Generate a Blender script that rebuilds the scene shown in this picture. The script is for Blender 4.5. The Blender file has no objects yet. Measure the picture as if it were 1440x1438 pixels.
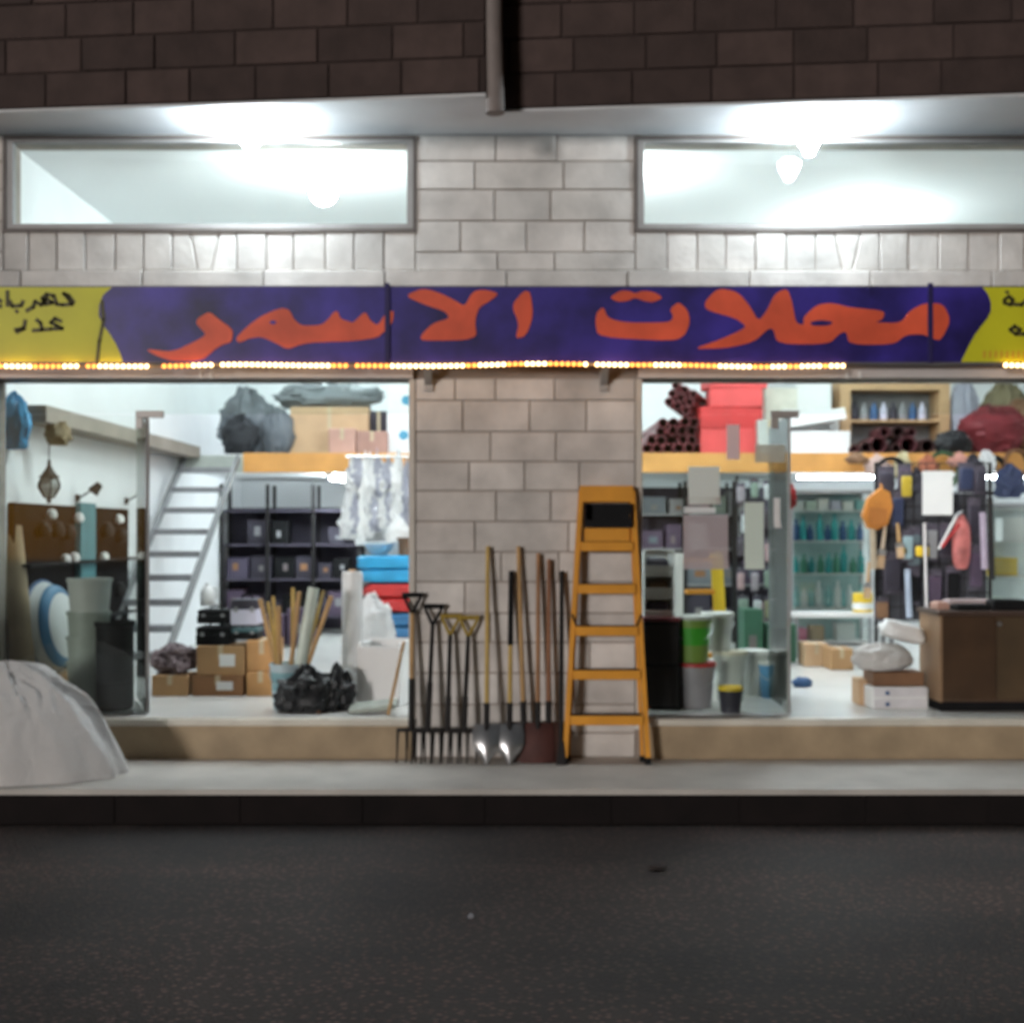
import bpy, math, random
from mathutils import Vector, Matrix, noise
random.seed(11)
R = math.radians
sc = bpy.context.scene
col = sc.collection

# ------------------------------------------------------------------ camera
D, F, EYE, HOR = 8.6, 1703.0, 1.6, 748.0      # distance to facade, focal length in photo pixels, eye height, horizon row
cam = bpy.data.cameras.new('camera')
cam_o = bpy.data.objects.new('camera', cam)
col.objects.link(cam_o)
cam_o.location = (0, -D, EYE)
cam_o.rotation_euler = (R(90), 0, 0)
cam.sensor_width = 36.0
cam.lens = 36.0 * F / 1440.0
cam.shift_y = (HOR - 719.0) / 1440.0
cam.clip_end = 400
cam.dof.use_dof = True                         # the photograph is softly out of focus
cam.dof.focus_distance = 2.2
cam.dof.aperture_fstop = 4.4
sc.camera = cam_o

# ------------------------------------------------------------------ sky, night fill, exposure
world = bpy.data.worlds.new('World')
sc.world = world
world.use_nodes = True
wn = world.node_tree
bg = wn.nodes['Background']
sky = wn.nodes.new('ShaderNodeTexSky')
sky.sky_type = 'NISHITA'
sky.sun_disc = False
sky.sun_elevation = R(5)
sky.sun_rotation = R(208)
wn.links.new(sky.outputs[0], bg.inputs['Color'])
bg.inputs['Strength'].default_value = 0.0028
sun = bpy.data.lights.new('night_fill', 'SUN')  # one weak low sun lamp as fill, standing in for unseen street light
sun.energy = 0.29
sun.angle = R(9)
sun.color = (1.0, 0.96, 0.94)
sun_o = bpy.data.objects.new('night_fill', sun)
col.objects.link(sun_o)
sun_o.location = (-3, -12, 9)
sun_o.rotation_euler = (R(85), 0, R(-28))
sc.view_settings.view_transform = 'Standard'
sc.view_settings.look = 'None'
sc.view_settings.exposure = 2.3
sc.view_settings.gamma = 1.0
sc.render.engine = 'CYCLES'
cy = sc.cycles
cy.max_bounces = 8; cy.diffuse_bounces = 4; cy.glossy_bounces = 3
cy.transmission_bounces = 4; cy.transparent_max_bounces = 14
cy.caustics_reflective = False; cy.caustics_refractive = False
cy.use_denoising = True
cy.sample_clamp_indirect = 4.0

# ------------------------------------------------------------------ pixel -> place at a real depth Y behind the facade plane
def X(px, Y): return (px - 720.0) * (D + Y) / F
def Z(py, Y): return EYE + (HOR - py) * (D + Y) / F
def Yf(py, z=0.28): return (EYE - z) * F / (py - HOR) - D

# ------------------------------------------------------------------ materials
MATS = {}
def M(name, c, rough=.6, var=.12, scale=6.0, bump=0.0, metal=0.0, bscale=None, spec=.4):
    if name in MATS: return MATS[name]
    m = bpy.data.materials.new(name); m.use_nodes = True
    nt = m.node_tree; b = nt.nodes['Principled BSDF']
    b.inputs['Roughness'].default_value = rough
    b.inputs['Metallic'].default_value = metal
    b.inputs['Specular IOR Level'].default_value = spec
    tc = nt.nodes.new('ShaderNodeTexCoord')
    n = nt.nodes.new('ShaderNodeTexNoise'); n.inputs['Scale'].default_value = scale
    n.inputs['Detail'].default_value = 5.0
    nt.links.new(tc.outputs['Object'], n.inputs['Vector'])
    r = nt.nodes.new('ShaderNodeValToRGB')
    r.color_ramp.elements[0].position = .3; r.color_ramp.elements[1].position = .7
    r.color_ramp.elements[0].color = [max(0, v * (1 - var)) for v in c] + [1]
    r.color_ramp.elements[1].color = [min(.95, v * (1 + var)) for v in c] + [1]
    nt.links.new(n.outputs['Fac'], r.inputs['Fac'])
    nt.links.new(r.outputs['Color'], b.inputs['Base Color'])
    if bump:
        n2 = nt.nodes.new('ShaderNodeTexNoise'); n2.inputs['Scale'].default_value = bscale or scale * 6
        n2.inputs['Detail'].default_value = 4
        nt.links.new(tc.outputs['Object'], n2.inputs['Vector'])
        bp = nt.nodes.new('ShaderNodeBump'); bp.inputs['Strength'].default_value = bump
        bp.inputs['Distance'].default_value = .01
        nt.links.new(n2.outputs['Fac'], bp.inputs['Height'])
        nt.links.new(bp.outputs['Normal'], b.inputs['Normal'])
    MATS[name] = m
    return m

def EM(name, c, s):
    if name in MATS: return MATS[name]
    m = bpy.data.materials.new(name); m.use_nodes = True
    nt = m.node_tree; nt.nodes.clear()
    e = nt.nodes.new('ShaderNodeEmission'); o = nt.nodes.new('ShaderNodeOutputMaterial')
    e.inputs[0].default_value = (*c, 1); e.inputs[1].default_value = s
    nt.links.new(e.outputs[0], o.inputs[0])
    MATS[name] = m
    return m

def glass(name, tint, refl=.06):
    if name in MATS: return MATS[name]
    m = bpy.data.materials.new(name); m.use_nodes = True
    nt = m.node_tree; nt.nodes.clear()
    t = nt.nodes.new('ShaderNodeBsdfTransparent'); t.inputs[0].default_value = (*tint, 1)
    g = nt.nodes.new('ShaderNodeBsdfGlossy'); g.inputs['Roughness'].default_value = .03
    f = nt.nodes.new('ShaderNodeFresnel'); f.inputs[0].default_value = 1.5
    mx = nt.nodes.new('ShaderNodeMixShader'); o = nt.nodes.new('ShaderNodeOutputMaterial')
    nt.links.new(f.outputs[0], mx.inputs[0]); nt.links.new(t.outputs[0], mx.inputs[1])
    nt.links.new(g.outputs[0], mx.inputs[2]); nt.links.new(mx.outputs[0], o.inputs[0])
    MATS[name] = m
    return m

def film(name, c, trans=.3, clear=.1, rough=.25, bump=.32, bs=9, ior=1.45):
    """thin plastic: diffuse + translucent + a glossy coat, partly see-through"""
    if name in MATS: return MATS[name]
    m = bpy.data.materials.new(name); m.use_nodes = True
    nt = m.node_tree; nt.nodes.clear(); N = nt.nodes.new; L = nt.links.new
    d = N('ShaderNodeBsdfDiffuse'); d.inputs[0].default_value = (*c, 1)
    t = N('ShaderNodeBsdfTranslucent'); t.inputs[0].default_value = (*c, 1)
    g = N('ShaderNodeBsdfGlossy'); g.inputs['Roughness'].default_value = rough
    x = N('ShaderNodeBsdfTransparent')
    tc = N('ShaderNodeTexCoord'); n = N('ShaderNodeTexNoise'); n.inputs['Scale'].default_value = bs; n.inputs['Detail'].default_value = 5
    n.inputs['Distortion'].default_value = 1.5
    L(tc.outputs['Object'], n.inputs['Vector'])
    bp = N('ShaderNodeBump'); bp.inputs['Strength'].default_value = bump; bp.inputs['Distance'].default_value = .04
    L(n.outputs['Fac'], bp.inputs['Height'])
    for s in (d, g, t): L(bp.outputs['Normal'], s.inputs['Normal'])
    m1 = N('ShaderNodeMixShader'); m1.inputs[0].default_value = trans
    m2 = N('ShaderNodeMixShader'); m2.inputs[0].default_value = clear
    m3 = N('ShaderNodeMixShader'); f = N('ShaderNodeFresnel'); f.inputs[0].default_value = ior
    o = N('ShaderNodeOutputMaterial')
    L(bp.outputs['Normal'], f.inputs['Normal'])
    L(d.outputs[0], m1.inputs[1]); L(t.outputs[0], m1.inputs[2])
    L(m1.outputs[0], m2.inputs[1]); L(x.outputs[0], m2.inputs[2])
    L(f.outputs[0], m3.inputs[0]); L(m2.outputs[0], m3.inputs[1]); L(g.outputs[0], m3.inputs[2])
    L(m3.outputs[0], o.inputs[0])
    MATS[name] = m
    return m

STONE = [M('facade stone %d' % i, c, .75, .2, 3.5, .45) for i, c in enumerate(
    [(.62, .585, .55), (.57, .535, .50), (.66, .625, .59), (.60, .56, .525), (.54, .51, .48)])]
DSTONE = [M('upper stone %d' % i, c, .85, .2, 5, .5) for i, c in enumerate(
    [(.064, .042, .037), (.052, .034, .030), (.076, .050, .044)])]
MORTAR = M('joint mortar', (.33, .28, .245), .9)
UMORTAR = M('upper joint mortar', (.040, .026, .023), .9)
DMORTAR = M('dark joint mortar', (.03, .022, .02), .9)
PLASTER = M('white plaster', (.78, .79, .80), .7, .04, 2)
SOFFIT = M('soffit paint', (.62, .63, .64), .8, .08, 2)
CEIL = M('ceiling paint', (.82, .83, .84), .8, .02, 1)
FLOOR = M('shop floor tile', (.70, .69, .66), .25, .05, 3)
STEPM = M('step stone', (.36, .27, .17), .7, .18, 4, .2)
MARBLE = M('threshold marble', (.62, .58, .50), .35, .1, 4)
WALK = M('pavement concrete', (.53, .495, .45), .6, .14, 2.2, .2, bscale=40)
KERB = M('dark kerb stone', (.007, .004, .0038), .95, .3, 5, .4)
ALU = M('aluminium', (.40, .41, .42), .45, .08, 3, metal=.7)
ALUD = M('dull aluminium', (.36, .35, .34), .5, .08, 3, metal=.4)
STEEL = M('steel', (.55, .55, .56), .3, .1, 6, metal=.9)
IRON = M('dark iron', (.022, .020, .020), .6, .2, 8, spec=.15)
BLACK = M('black plastic', (.010, .010, .011), .6, .2, 6, spec=.12)
WOOD = M('pale wood', (.46, .28, .12), .6, .2, 4, .15)
ORWOOD = M('varnished fascia wood', (.62, .30, .085), .5, .15, 3)
BRWOOD = M('brown wood', (.20, .105, .055), .55, .2, 4)
TAN = M('tan board', (.35, .26, .16), .7, .2, 4)
YEL = M('ladder paint', (.72, .31, .03), .45, .1, 5)
YEL2 = M('yellow plastic', (.80, .55, .04), .45, .08, 5)
CARTON = M('cardboard', (.42, .25, .12), .85, .12, 3)
CARTON2 = M('pale cardboard', (.52, .35, .21), .85, .1, 3)
CARTON3 = M('dark cardboard', (.26, .13, .06), .85, .15, 3)
PINKC = M('pinkish carton', (.50, .30, .24), .8, .15, 3)
WHITE = M('white plastic', (.78, .78, .77), .4, .04, 4)
PAPER = M('white paper', (.80, .80, .79), .8, .03, 4)
GREENP = M('pale green paper', (.62, .72, .62), .8, .03, 4)
LILAC = M('lilac plastic', (.60, .58, .70), .5, .06, 4)
BLUE = M('bright blue plastic', (.03, .30, .56), .4, .15, 6)
DBLUE = M('dark blue plastic', (.03, .09, .22), .45, .15, 6)
RED = M('red plastic', (.48, .03, .03), .45, .15, 5)
RED2 = M('red carton', (.62, .07, .07), .6, .1, 4)
MAROON = M('maroon pvc', (.17, .028, .035), .4, .2, 5)
GREEN = M('green plastic', (.06, .36, .03), .4, .15, 6)
TEAL = M('teal board', (.05, .17, .19), .6, .15, 4)
CYANB = M('teal bottle plastic', (.04, .36, .36), .3, .2, 5)
GREY = M('grey plastic', (.25, .25, .26), .5, .15, 4)
PGREY = M('pale grey plastic', (.50, .51, .48), .5, .1, 4)
GGREY = M('grey green plastic', (.33, .36, .32), .45, .12, 4)
DARK = M('charcoal goods', (.035, .03, .045), .6, .4, 4)
DARKP = M('dark plum goods', (.075, .05, .085), .6, .3, 4)
ORANGE = M('orange leather', (.52, .20, .035), .6, .15, 6)
GLASS = glass('clear shop glass', (.93, .965, .95))
GLASSE = M('glass edge', (.20, .30, .27), .2, .1, 3)
FILMW = film('white plastic film', (.78, .75, .72), .35, .05, .16)
FILMG = film('grey plastic film', (.16, .18, .20), .2, .05)
FILMB = film('black bag film', (.012, .013, .015), .05, 0, .5, .2)
FILML = film('lilac bag film', (.55, .56, .66), .35, .12)
FILMS = film('stretch wrap film', (.95, .95, .95), .30, .04)

# ------------------------------------------------------------------ mesh helpers
class MB:
    def __init__(s): s.v = []; s.f = []
    def add(s, vs, fs):
        n = len(s.v); s.v += [tuple(v) for v in vs]; s.f += [tuple(i + n for i in f) for f in fs]; return s
    def box(s, c, d, rot=None, bev=0.0):
        x, y, z = (q / 2 for q in d); c = Vector(c)
        if bev:
            b = min(bev, x * .9, y * .9, z * .9); vs = []
            for (w, h, t) in ((x - b, y - b, -z), (x, y, -z + b), (x, y, z - b), (x - b, y - b, z)):
                k = b if (w == x) else 0
                vs += [(-w, -h + k, t), (-w + k, -h, t), (w - k, -h, t), (w, -h + k, t), (w, h - k, t), (w - k, h, t), (-w + k, h, t), (-w, h - k, t)]
            fs = [tuple(range(7, -1, -1)), tuple(range(24, 32))]
            for r in range(3):
                for i in range(8):
                    j = (i + 1) % 8; fs.append((r * 8 + i, r * 8 + j, r * 8 + 8 + j, r * 8 + 8 + i))
        else:
            vs = [(-x, -y, -z), (x, -y, -z), (x, y, -z), (-x, y, -z), (-x, -y, z), (x, -y, z), (x, y, z), (-x, y, z)]
            fs = [(3, 2, 1, 0), (4, 5, 6, 7), (0, 1, 5, 4), (1, 2, 6, 5), (2, 3, 7, 6), (3, 0, 4, 7)]
        vs = [Vector(v) for v in vs]
        if rot is not None: vs = [rot @ v for v in vs]
        return s.add([v + c for v in vs], fs)
    def span(s, a, b, bev=0.0):
        return s.box([(p + q) / 2 for p, q in zip(a, b)], [abs(q - p) for p, q in zip(a, b)], None, bev)
    def tube(s, p, q, r0, r1=None, n=10, cap=True):
        r1 = r0 if r1 is None else r1
        p, q = Vector(p), Vector(q); d = (q - p).normalized()
        u = d.orthogonal().normalized(); w = d.cross(u)
        vs = []
        for c, r in ((p, r0), (q, r1)):
            for i in range(n):
                a = 2 * math.pi * i / n; vs.append(c + (u * math.cos(a) + w * math.sin(a)) * r)
        fs = [(i, (i + 1) % n, n + (i + 1) % n, n + i) for i in range(n)]
        if cap: fs += [tuple(range(n - 1, -1, -1)), tuple(range(n, 2 * n))]
        return s.add(vs, fs)
    def path(s, pts, r, n=8):
        for a, b in zip(pts, pts[1:]): s.tube(a, b, r, r, n)
        return s
    def bar(s, p, q, w, t):
        """rectangular bar from p to q, w wide in x, t thick"""
        p, q = Vector(p), Vector(q); d = (q - p).normalized()
        u = Vector((1, 0, 0)); u = (u - d * u.dot(d)).normalized(); k = d.cross(u)
        vs = [c + u * a * w / 2 + k * b * t / 2 for c in (p, q) for a, b in ((-1, -1), (1, -1), (1, 1), (-1, 1))]
        return s.add(vs, [(3, 2, 1, 0), (4, 5, 6, 7), (0, 1, 5, 4), (1, 2, 6, 5), (2, 3, 7, 6), (3, 0, 4, 7)])
    def lathe(s, prof, c=(0, 0, 0), n=20, M4=None):
        c = Vector(c); vs = []; fs = []
        for r, z in prof:
            for i in range(n):
                a = 2 * math.pi * i / n; vs.append(Vector((r * math.cos(a), r * math.sin(a), z)))
        for k in range(len(prof) - 1):
            for i in range(n):
                j = (i + 1) % n; fs.append((k * n + i, k * n + j, k * n + n + j, k * n + n + i))
        if prof[0][0] > 1e-4: fs.append(tuple(range(n - 1, -1, -1)))
        if prof[-1][0] > 1e-4: m = (len(prof) - 1) * n; fs.append(tuple(range(m, m + n)))
        if M4 is not None: vs = [M4 @ v for v in vs]
        return s.add([v + c for v in vs], fs)
    def blob(s, c, rx, ry, rz, amp=.15, fr=2.2, seed=0, nu=40, nv=24, pw=1.0, tip=None):
        """lumpy bag: a squashed sphere with folds, flat where it rests; tip > 0 gathers its neck upward"""
        c = Vector(c); vs = []; fs = []
        for j in range(nv + 1):
            ph = math.pi * j / nv
            for i in range(nu):
                a = 2 * math.pi * i / nu
                d = Vector((math.sin(ph) * math.cos(a), math.sin(ph) * math.sin(a), -math.cos(ph)))
                k = 1 + amp * (noise.noise(d * fr + Vector((seed * 7.3, seed, 1))) + .5 * noise.noise(d * fr * 2.7 + Vector((seed, 3, seed))))
                k += amp * 1.1 * (.25 - abs(noise.noise(d * fr * 1.6 + Vector((2, seed, 5))))) + amp * .5 * (.2 - abs(noise.noise(d * fr * 3.9 + Vector((seed, 8, 5)))))
                k += amp * .35 * math.sin(a * 9 + seed + 3 * noise.noise(d * 2 + Vector((seed, 0, 0)))) * max(0, d.z) ** .6
                x, y, z = d.x * rx * k, d.y * ry * k, d.z
                z = math.copysign(abs(z) ** pw, z) * rz * k
                if tip and d.z > .75: z += tip * (d.z - .75) / .25; x *= 1 - (d.z - .75) * 1.2; y *= 1 - (d.z - .75) * 1.2
                vs.append(Vector((x, y, max(z, -rz * .82))) + c)
        for j in range(nv):
            for i in range(nu):
                q = (i + 1) % nu; fs.append((j * nu + i, j * nu + q, j * nu + nu + q, j * nu + nu + i))
        return s.add(vs, fs)
    def soft(s, c, d, e=.35, amp=.06, seed=0, nu=36, nv=18):
        """padded box with rounded, uneven sides"""
        c = Vector(c); vs = []; fs = []; P_ = lambda v: math.copysign(abs(v) ** e, v)
        for j in range(nv + 1):
            ph = math.pi * j / nv - math.pi / 2
            for i in range(nu):
                a = 2 * math.pi * i / nu
                x, y, z = P_(math.cos(ph)) * P_(math.cos(a)), P_(math.cos(ph)) * P_(math.sin(a)), P_(math.sin(ph))
                k = 1 + amp * noise.noise(Vector((x * 1.6 + seed, y * 1.6, z * 1.6))) + amp * .5 * noise.noise(Vector((x * 4, y * 4 + seed, z * 4)))
                vs.append(c + Vector((x * d[0] / 2 * k, y * d[1] / 2 * k, z * d[2] / 2 * (1 + (k - 1) * (.3 if z < 0 else 1)))))
        for j in range(nv):
            for i in range(nu):
                q = (i + 1) % nu; fs.append((j * nu + i, j * nu + q, j * nu + nu + q, j * nu + nu + i))
        return s.add(vs, fs)
    def poly(s, pts, y0, y1):
        """pts in (x, z), extruded from y0 (front) to y1"""
        from mathutils.geometry import tessellate_polygon
        n = len(pts); vs = [(x, y0, z) for x, z in pts] + [(x, y1, z) for x, z in pts]
        tri = tessellate_polygon([[Vector((x, z, 0)) for x, z in pts]])
        fs = [tuple(t) for t in tri] + [tuple(i + n for i in reversed(t)) for t in tri]
        fs += [(i, (i + 1) % n, n + (i + 1) % n, n + i) for i in range(n)]
        return s.add(vs, fs)
    def build(s, name, m, parent=None, loc=None, smooth=False, rot=None):
        me = bpy.data.meshes.new(name); me.from_pydata(s.v, [], s.f); me.validate()
        me.materials.append(m)
        import bmesh
        b = bmesh.new(); b.from_mesh(me); bmesh.ops.recalc_face_normals(b, faces=b.faces); b.to_mesh(me); b.free()
        if smooth:
            me.polygons.foreach_set('use_smooth', [True] * len(me.polygons))
            try: me.set_sharp_from_angle(angle=R(42))
            except Exception: pass
        o = bpy.data.objects.new(name, me); col.objects.link(o)
        if parent is not None: o.parent = parent
        if loc is not None: o.location = loc
        if rot is not None: o.rotation_euler = rot
        return o

def tag(o, label, cat, group=None, kind=None):
    if label: o['label'] = label
    if cat: o['category'] = cat
    if group: o['group'] = group
    if kind: o['kind'] = kind
    return o
def thing(name, label, cat, loc=(0, 0, 0), group=None, rot=None):
    e = bpy.data.objects.new(name, None); col.objects.link(e); e.location = loc; e.empty_display_size = .05
    if rot: e.rotation_euler = rot
    return tag(e, label, cat, group)
def copy_tree(o, parent=None, loc=None, label=None):
    c = o.copy(); col.objects.link(c); c.parent = parent
    if loc is not None: c.location = loc
    if label: c['label'] = label
    for ch in list(o.children): copy_tree(ch, c)
    return c
def struct(name, mb, m, smooth=False):
    return tag(mb.build(name, m, smooth=smooth), None, None, kind='structure')

# ================================================================== ground
ASPH = M('asphalt', (.041, .0255, .0205), .75, .5, .9, 1.0, bscale=70)
def asphalt_speckle(m):
    nt = m.node_tree; b = nt.nodes['Principled BSDF']; src = b.inputs['Base Color'].links[0].from_socket
    v = nt.nodes.new('ShaderNodeTexVoronoi'); v.inputs['Scale'].default_value = 26
    tc = [n for n in nt.nodes if n.type == 'TEX_COORD'][0]
    nt.links.new(tc.outputs['Object'], v.inputs['Vector'])
    r = nt.nodes.new('ShaderNodeValToRGB'); r.color_ramp.elements[0].color = (2.4, 2.2, 2.1, 1); r.color_ramp.elements[0].position = .1
    r.color_ramp.elements[1].color = (.65, .65, .65, 1); r.color_ramp.elements[1].position = .45
    nt.links.new(v.outputs['Distance'], r.inputs['Fac'])
    mx = nt.nodes.new('ShaderNodeMix'); mx.data_type = 'RGBA'; mx.blend_type = 'MULTIPLY'; mx.inputs[0].default_value = 1
    nt.links.new(src, mx.inputs[6]); nt.links.new(r.outputs[0], mx.inputs[7])
    mp = nt.nodes.new('ShaderNodeMapping'); mp.inputs['Scale'].default_value = (.22, 1.5, 1); nt.links.new(tc.outputs['Object'], mp.inputs[0])
    n3 = nt.nodes.new('ShaderNodeTexNoise'); n3.inputs['Scale'].default_value = 1.1; n3.inputs['Detail'].default_value = 6; nt.links.new(mp.outputs[0], n3.inputs['Vector'])
    r3 = nt.nodes.new('ShaderNodeValToRGB'); r3.color_ramp.elements[0].position = .35; r3.color_ramp.elements[1].position = .65
    r3.color_ramp.elements[0].color = (.48, .48, .48, 1); r3.color_ramp.elements[1].color = (1.45, 1.42, 1.38, 1); nt.links.new(n3.outputs['Fac'], r3.inputs['Fac'])
    m3 = nt.nodes.new('ShaderNodeMix'); m3.data_type = 'RGBA'; m3.blend_type = 'MULTIPLY'; m3.inputs[0].default_value = 1
    nt.links.new(mx.outputs[2], m3.inputs[6]); nt.links.new(r3.outputs[0], m3.inputs[7]); nt.links.new(m3.outputs[2], b.inputs['Base Color'])
asphalt_speckle(ASPH)
g = MB(); n = 60
vs = []; fs = []
xs = [-60, -30, -14] + [-8 + i * .25 for i in range(65)] + [14, 30, 60]
ys = [-70, -30, -14] + [-9 + i * .25 for i in range(32)] + [-1.03]
for y in ys:
    for x in xs:
        k = 1 if abs(x) < 9 and -9.5 < y < -1.2 else 0
        vs.append((x, y, -.22 + k * .012 * noise.noise(Vector((x * .9, y * .9, 0)))))
W_ = len(xs)
for j in range(len(ys) - 1):
    for i in range(W_ - 1): fs.append((j * W_ + i, j * W_ + i + 1, (j + 1) * W_ + i + 1, (j + 1) * W_ + i))
struct('road', g.add(vs, fs), ASPH, True)
struct('pavement', MB().span((-14, -1.06, -.035), (14, .02, 0)), WALK)
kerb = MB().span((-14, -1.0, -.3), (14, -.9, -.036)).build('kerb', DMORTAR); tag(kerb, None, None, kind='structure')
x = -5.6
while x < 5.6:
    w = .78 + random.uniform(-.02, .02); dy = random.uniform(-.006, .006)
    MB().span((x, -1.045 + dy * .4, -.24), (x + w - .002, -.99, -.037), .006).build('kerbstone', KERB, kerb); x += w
# a few loose stones on the asphalt
for i, (px, py) in enumerate([(925, 1222), (662, 1292)]):
    d = 1.82 * F / (py - HOR); p = (X(px, d - D), d - D, -.205)
    tag(MB().blob((0, 0, 0), .055 if i == 0 else .014, .03 if i == 0 else .012, .012, .3, 2, i, 12, 8).build('pebble', [DMORTAR, GREY][i], None, p, True),
        ['dark flattened lump lying on the asphalt road', 'small grey pebble on the asphalt', 'small dark pebble on the asphalt', 'small pale pebble on the asphalt', 'small dark pebble on the asphalt'][i], 'pebble', 'loose stones on the road')

# ================================================================== the building
B = thing('shop_building', 'stone fronted two storey building with a dark overhanging upper floor and two open shops', 'building')
sx = lambda px: (px - 720.0) / (F / D)
sz = lambda py: EYE + (HOR - py) / (F / D)
ZF, ZC, ZS = .28, 4.50, 4.42
XL0, XL1, XR0, XR1 = -3.72, sx(575), sx(903), sx(1473)
WL0 = sx(5)
ZH, ZW0, ZW1 = sz(532), sz(325), sz(193)
UL, UR = sx(585), sx(893)
core = MB()
for a, b in (((-6, .012, -.3), (XL0, .3, ZH)), ((-6, .012, ZH), (WL0, .3, ZS)), ((XL1, .012, -.3), (XR0, .3, ZH)), ((XR1, .012, -.3), (7.2, .3, ZS)),
             ((WL0, .012, ZH), (XR1, .3, ZW0 - .01)), ((UL, .012, ZW0 - .01), (UR, .3, ZS)), ((WL0, .012, ZW1), (UL, .3, ZS)), ((UR, .012, ZW1), (XR1, .3, ZS))):
    core.span(a, b)
wall = core.build('facade_wall', MORTAR, B)
def stone(x0, x1, z0, z1, par=wall, slant0=0, slant1=0, proud=0, ms=STONE):
    gp = .0042; p = -.002 + random.uniform(-.004, .003) - proud
    x0 += gp; x1 -= gp; z0 += gp; z1 -= gp; b = .006
    if x1 - x0 < .02: return
    q = [(x0 - slant0, z0), (x1 - slant1, z0), (x1 + slant1, z1), (x0 + slant0, z1)]
    cx = sum(a for a, _ in q) / 4; cz = sum(c for _, c in q) / 4
    w = 1 - 2 * b / max(.05, x1 - x0); h = 1 - 2 * b / max(.05, z1 - z0)
    vs = [(a, .011, c) for a, c in q] + [(a, p + b, c) for a, c in q] + [(cx + (a - cx) * w, p, cz + (c - cz) * h) for a, c in q]
    fs = [(8, 9, 10, 11), (3, 2, 1, 0)]
    for r in (0, 4):
        for i in range(4): j = (i + 1) % 4; fs.append((r + i, r + j, r + 4 + j, r + 4 + i))
    MB().add(vs, fs).build('stone_block', random.choice(ms), par)
def course(xa, xb, za, zb, cuts):
    e = [xa] + [c for c in cuts if xa + .04 < c < xb - .04] + [xb]
    for a, b in zip(e, e[1:]): stone(a, b, za, zb)
rows = [532, 563, 607, 649, 690, 733, 776, 818, 862, 903, 946, 990, 1030, 1066]
cuts = [[640, 697, 780], [651, 745, 825], [690, 782], [660, 738, 815], [698, 775], [668, 800], [705, 786], [654, 735, 822], [690, 770], [660, 745, 830], [702, 790], [650, 735, 818], [690, 775]]
for i, c in enumerate(cuts):
    course(XL1 + .047, XR0 - .047, max(0.002, sz(rows[i + 1])), sz(rows[i]), [sx(q) for q in c])
    off = .2 * (i % 2)
    course(-5.2, XL0, max(0.002, sz(rows[i + 1])), sz(rows[i]), [-5.2 + off + .43 * k for k in range(5)])
    course(XR1, 5.2, max(0.002, sz(rows[i + 1])), sz(rows[i]), [XR1 + off + .43 * k for k in range(5)])
urow = [190, 227, 267, 311, 355, 381]
ucut = [[697, 782], [667, 793], [695, 775], [647, 740, 822], [700, 780]]
for i, c in enumerate(ucut):
    zt = min(sz(urow[i]), ZS - .002)
    course(UL, UR, sz(urow[i + 1]), zt, [sx(q) for q in c])
    course(-5.2, WL0, sz(urow[i + 1]), zt, [-5.2 + .2 * (i % 2) + .43 * k for k in range(5)])
    course(XR1, 5.2, sz(urow[i + 1]), zt, [XR1 + .2 * (i % 2) + .43 * k for k in range(5)])
# flat arches of upright stones under the two windows
def arch(js, key):
    for a, b in zip(js, js[1:]):
        s0 = s1 = 0
        if a == key[0]: s0 = -.028
        if a == key[1]: s0 = .03
        if b == key[0]: s1 = -.028
        if b == key[1]: s1 = .03
        stone(sx(a), sx(b), sz(381), sz(326), wall, s0, s1)
arch([5, 40, 80, 120, 162, 202, 242, 273, 303, 333, 375, 413, 458, 498, 540, 585], (273, 303))
arch([893, 938, 980, 1020, 1062, 1105, 1147, 1179, 1205, 1237, 1277, 1320, 1362, 1405, 1440, 1473], (1179, 1205))
x = -5.2
while x < 5.2:   # plain lintel course above the sign
    stone(x, x + .86, sz(420), sz(381), wall, proud=.025); x += .86
# windows
FR = M('window frame', (.30, .285, .275), .5, .08, 4)
FRD = M('window frame outer trim', (.12, .10, .09), .6, .1, 4)
for xa, xb in ((WL0, UL), (UR, XR1)):
    w = MB()
    for a, b in (((xa, -.012, ZW0 - .008), (xb, .05, ZW0 + .016)), ((xa, -.012, ZW1 - .016), (xb, .05, ZW1)),
                 ((xa, -.012, ZW0 + .016), (xa + .02, .05, ZW1 - .016)), ((xb - .02, -.012, ZW0 + .016), (xb, .05, ZW1 - .016))): w.span(a, b)
    wd = w.build('window', FRD, B)
    f = MB(); i0, i1, t = .02, .065, .016
    f.span((xa + i0, .0, ZW0 + t), (xb - i0, .06, ZW0 + .052)); f.span((xa + i0, .0, ZW1 - .036), (xb - i0, .06, ZW1 - t))
    f.span((xa + i0, .0, ZW0 + .052), (xa + i1, .06, ZW1 - .036)); f.span((xb - i1, .0, ZW0 + .052), (xb - i0, .06, ZW1 - .036))
    f.build('frame', FR, wd)
    MB().span((xa + i1 - .005, .026, ZW0 + .047), (xb - i1 + .005, .032, ZW1 - .031)).build('pane', GLASS, wd)
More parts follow.
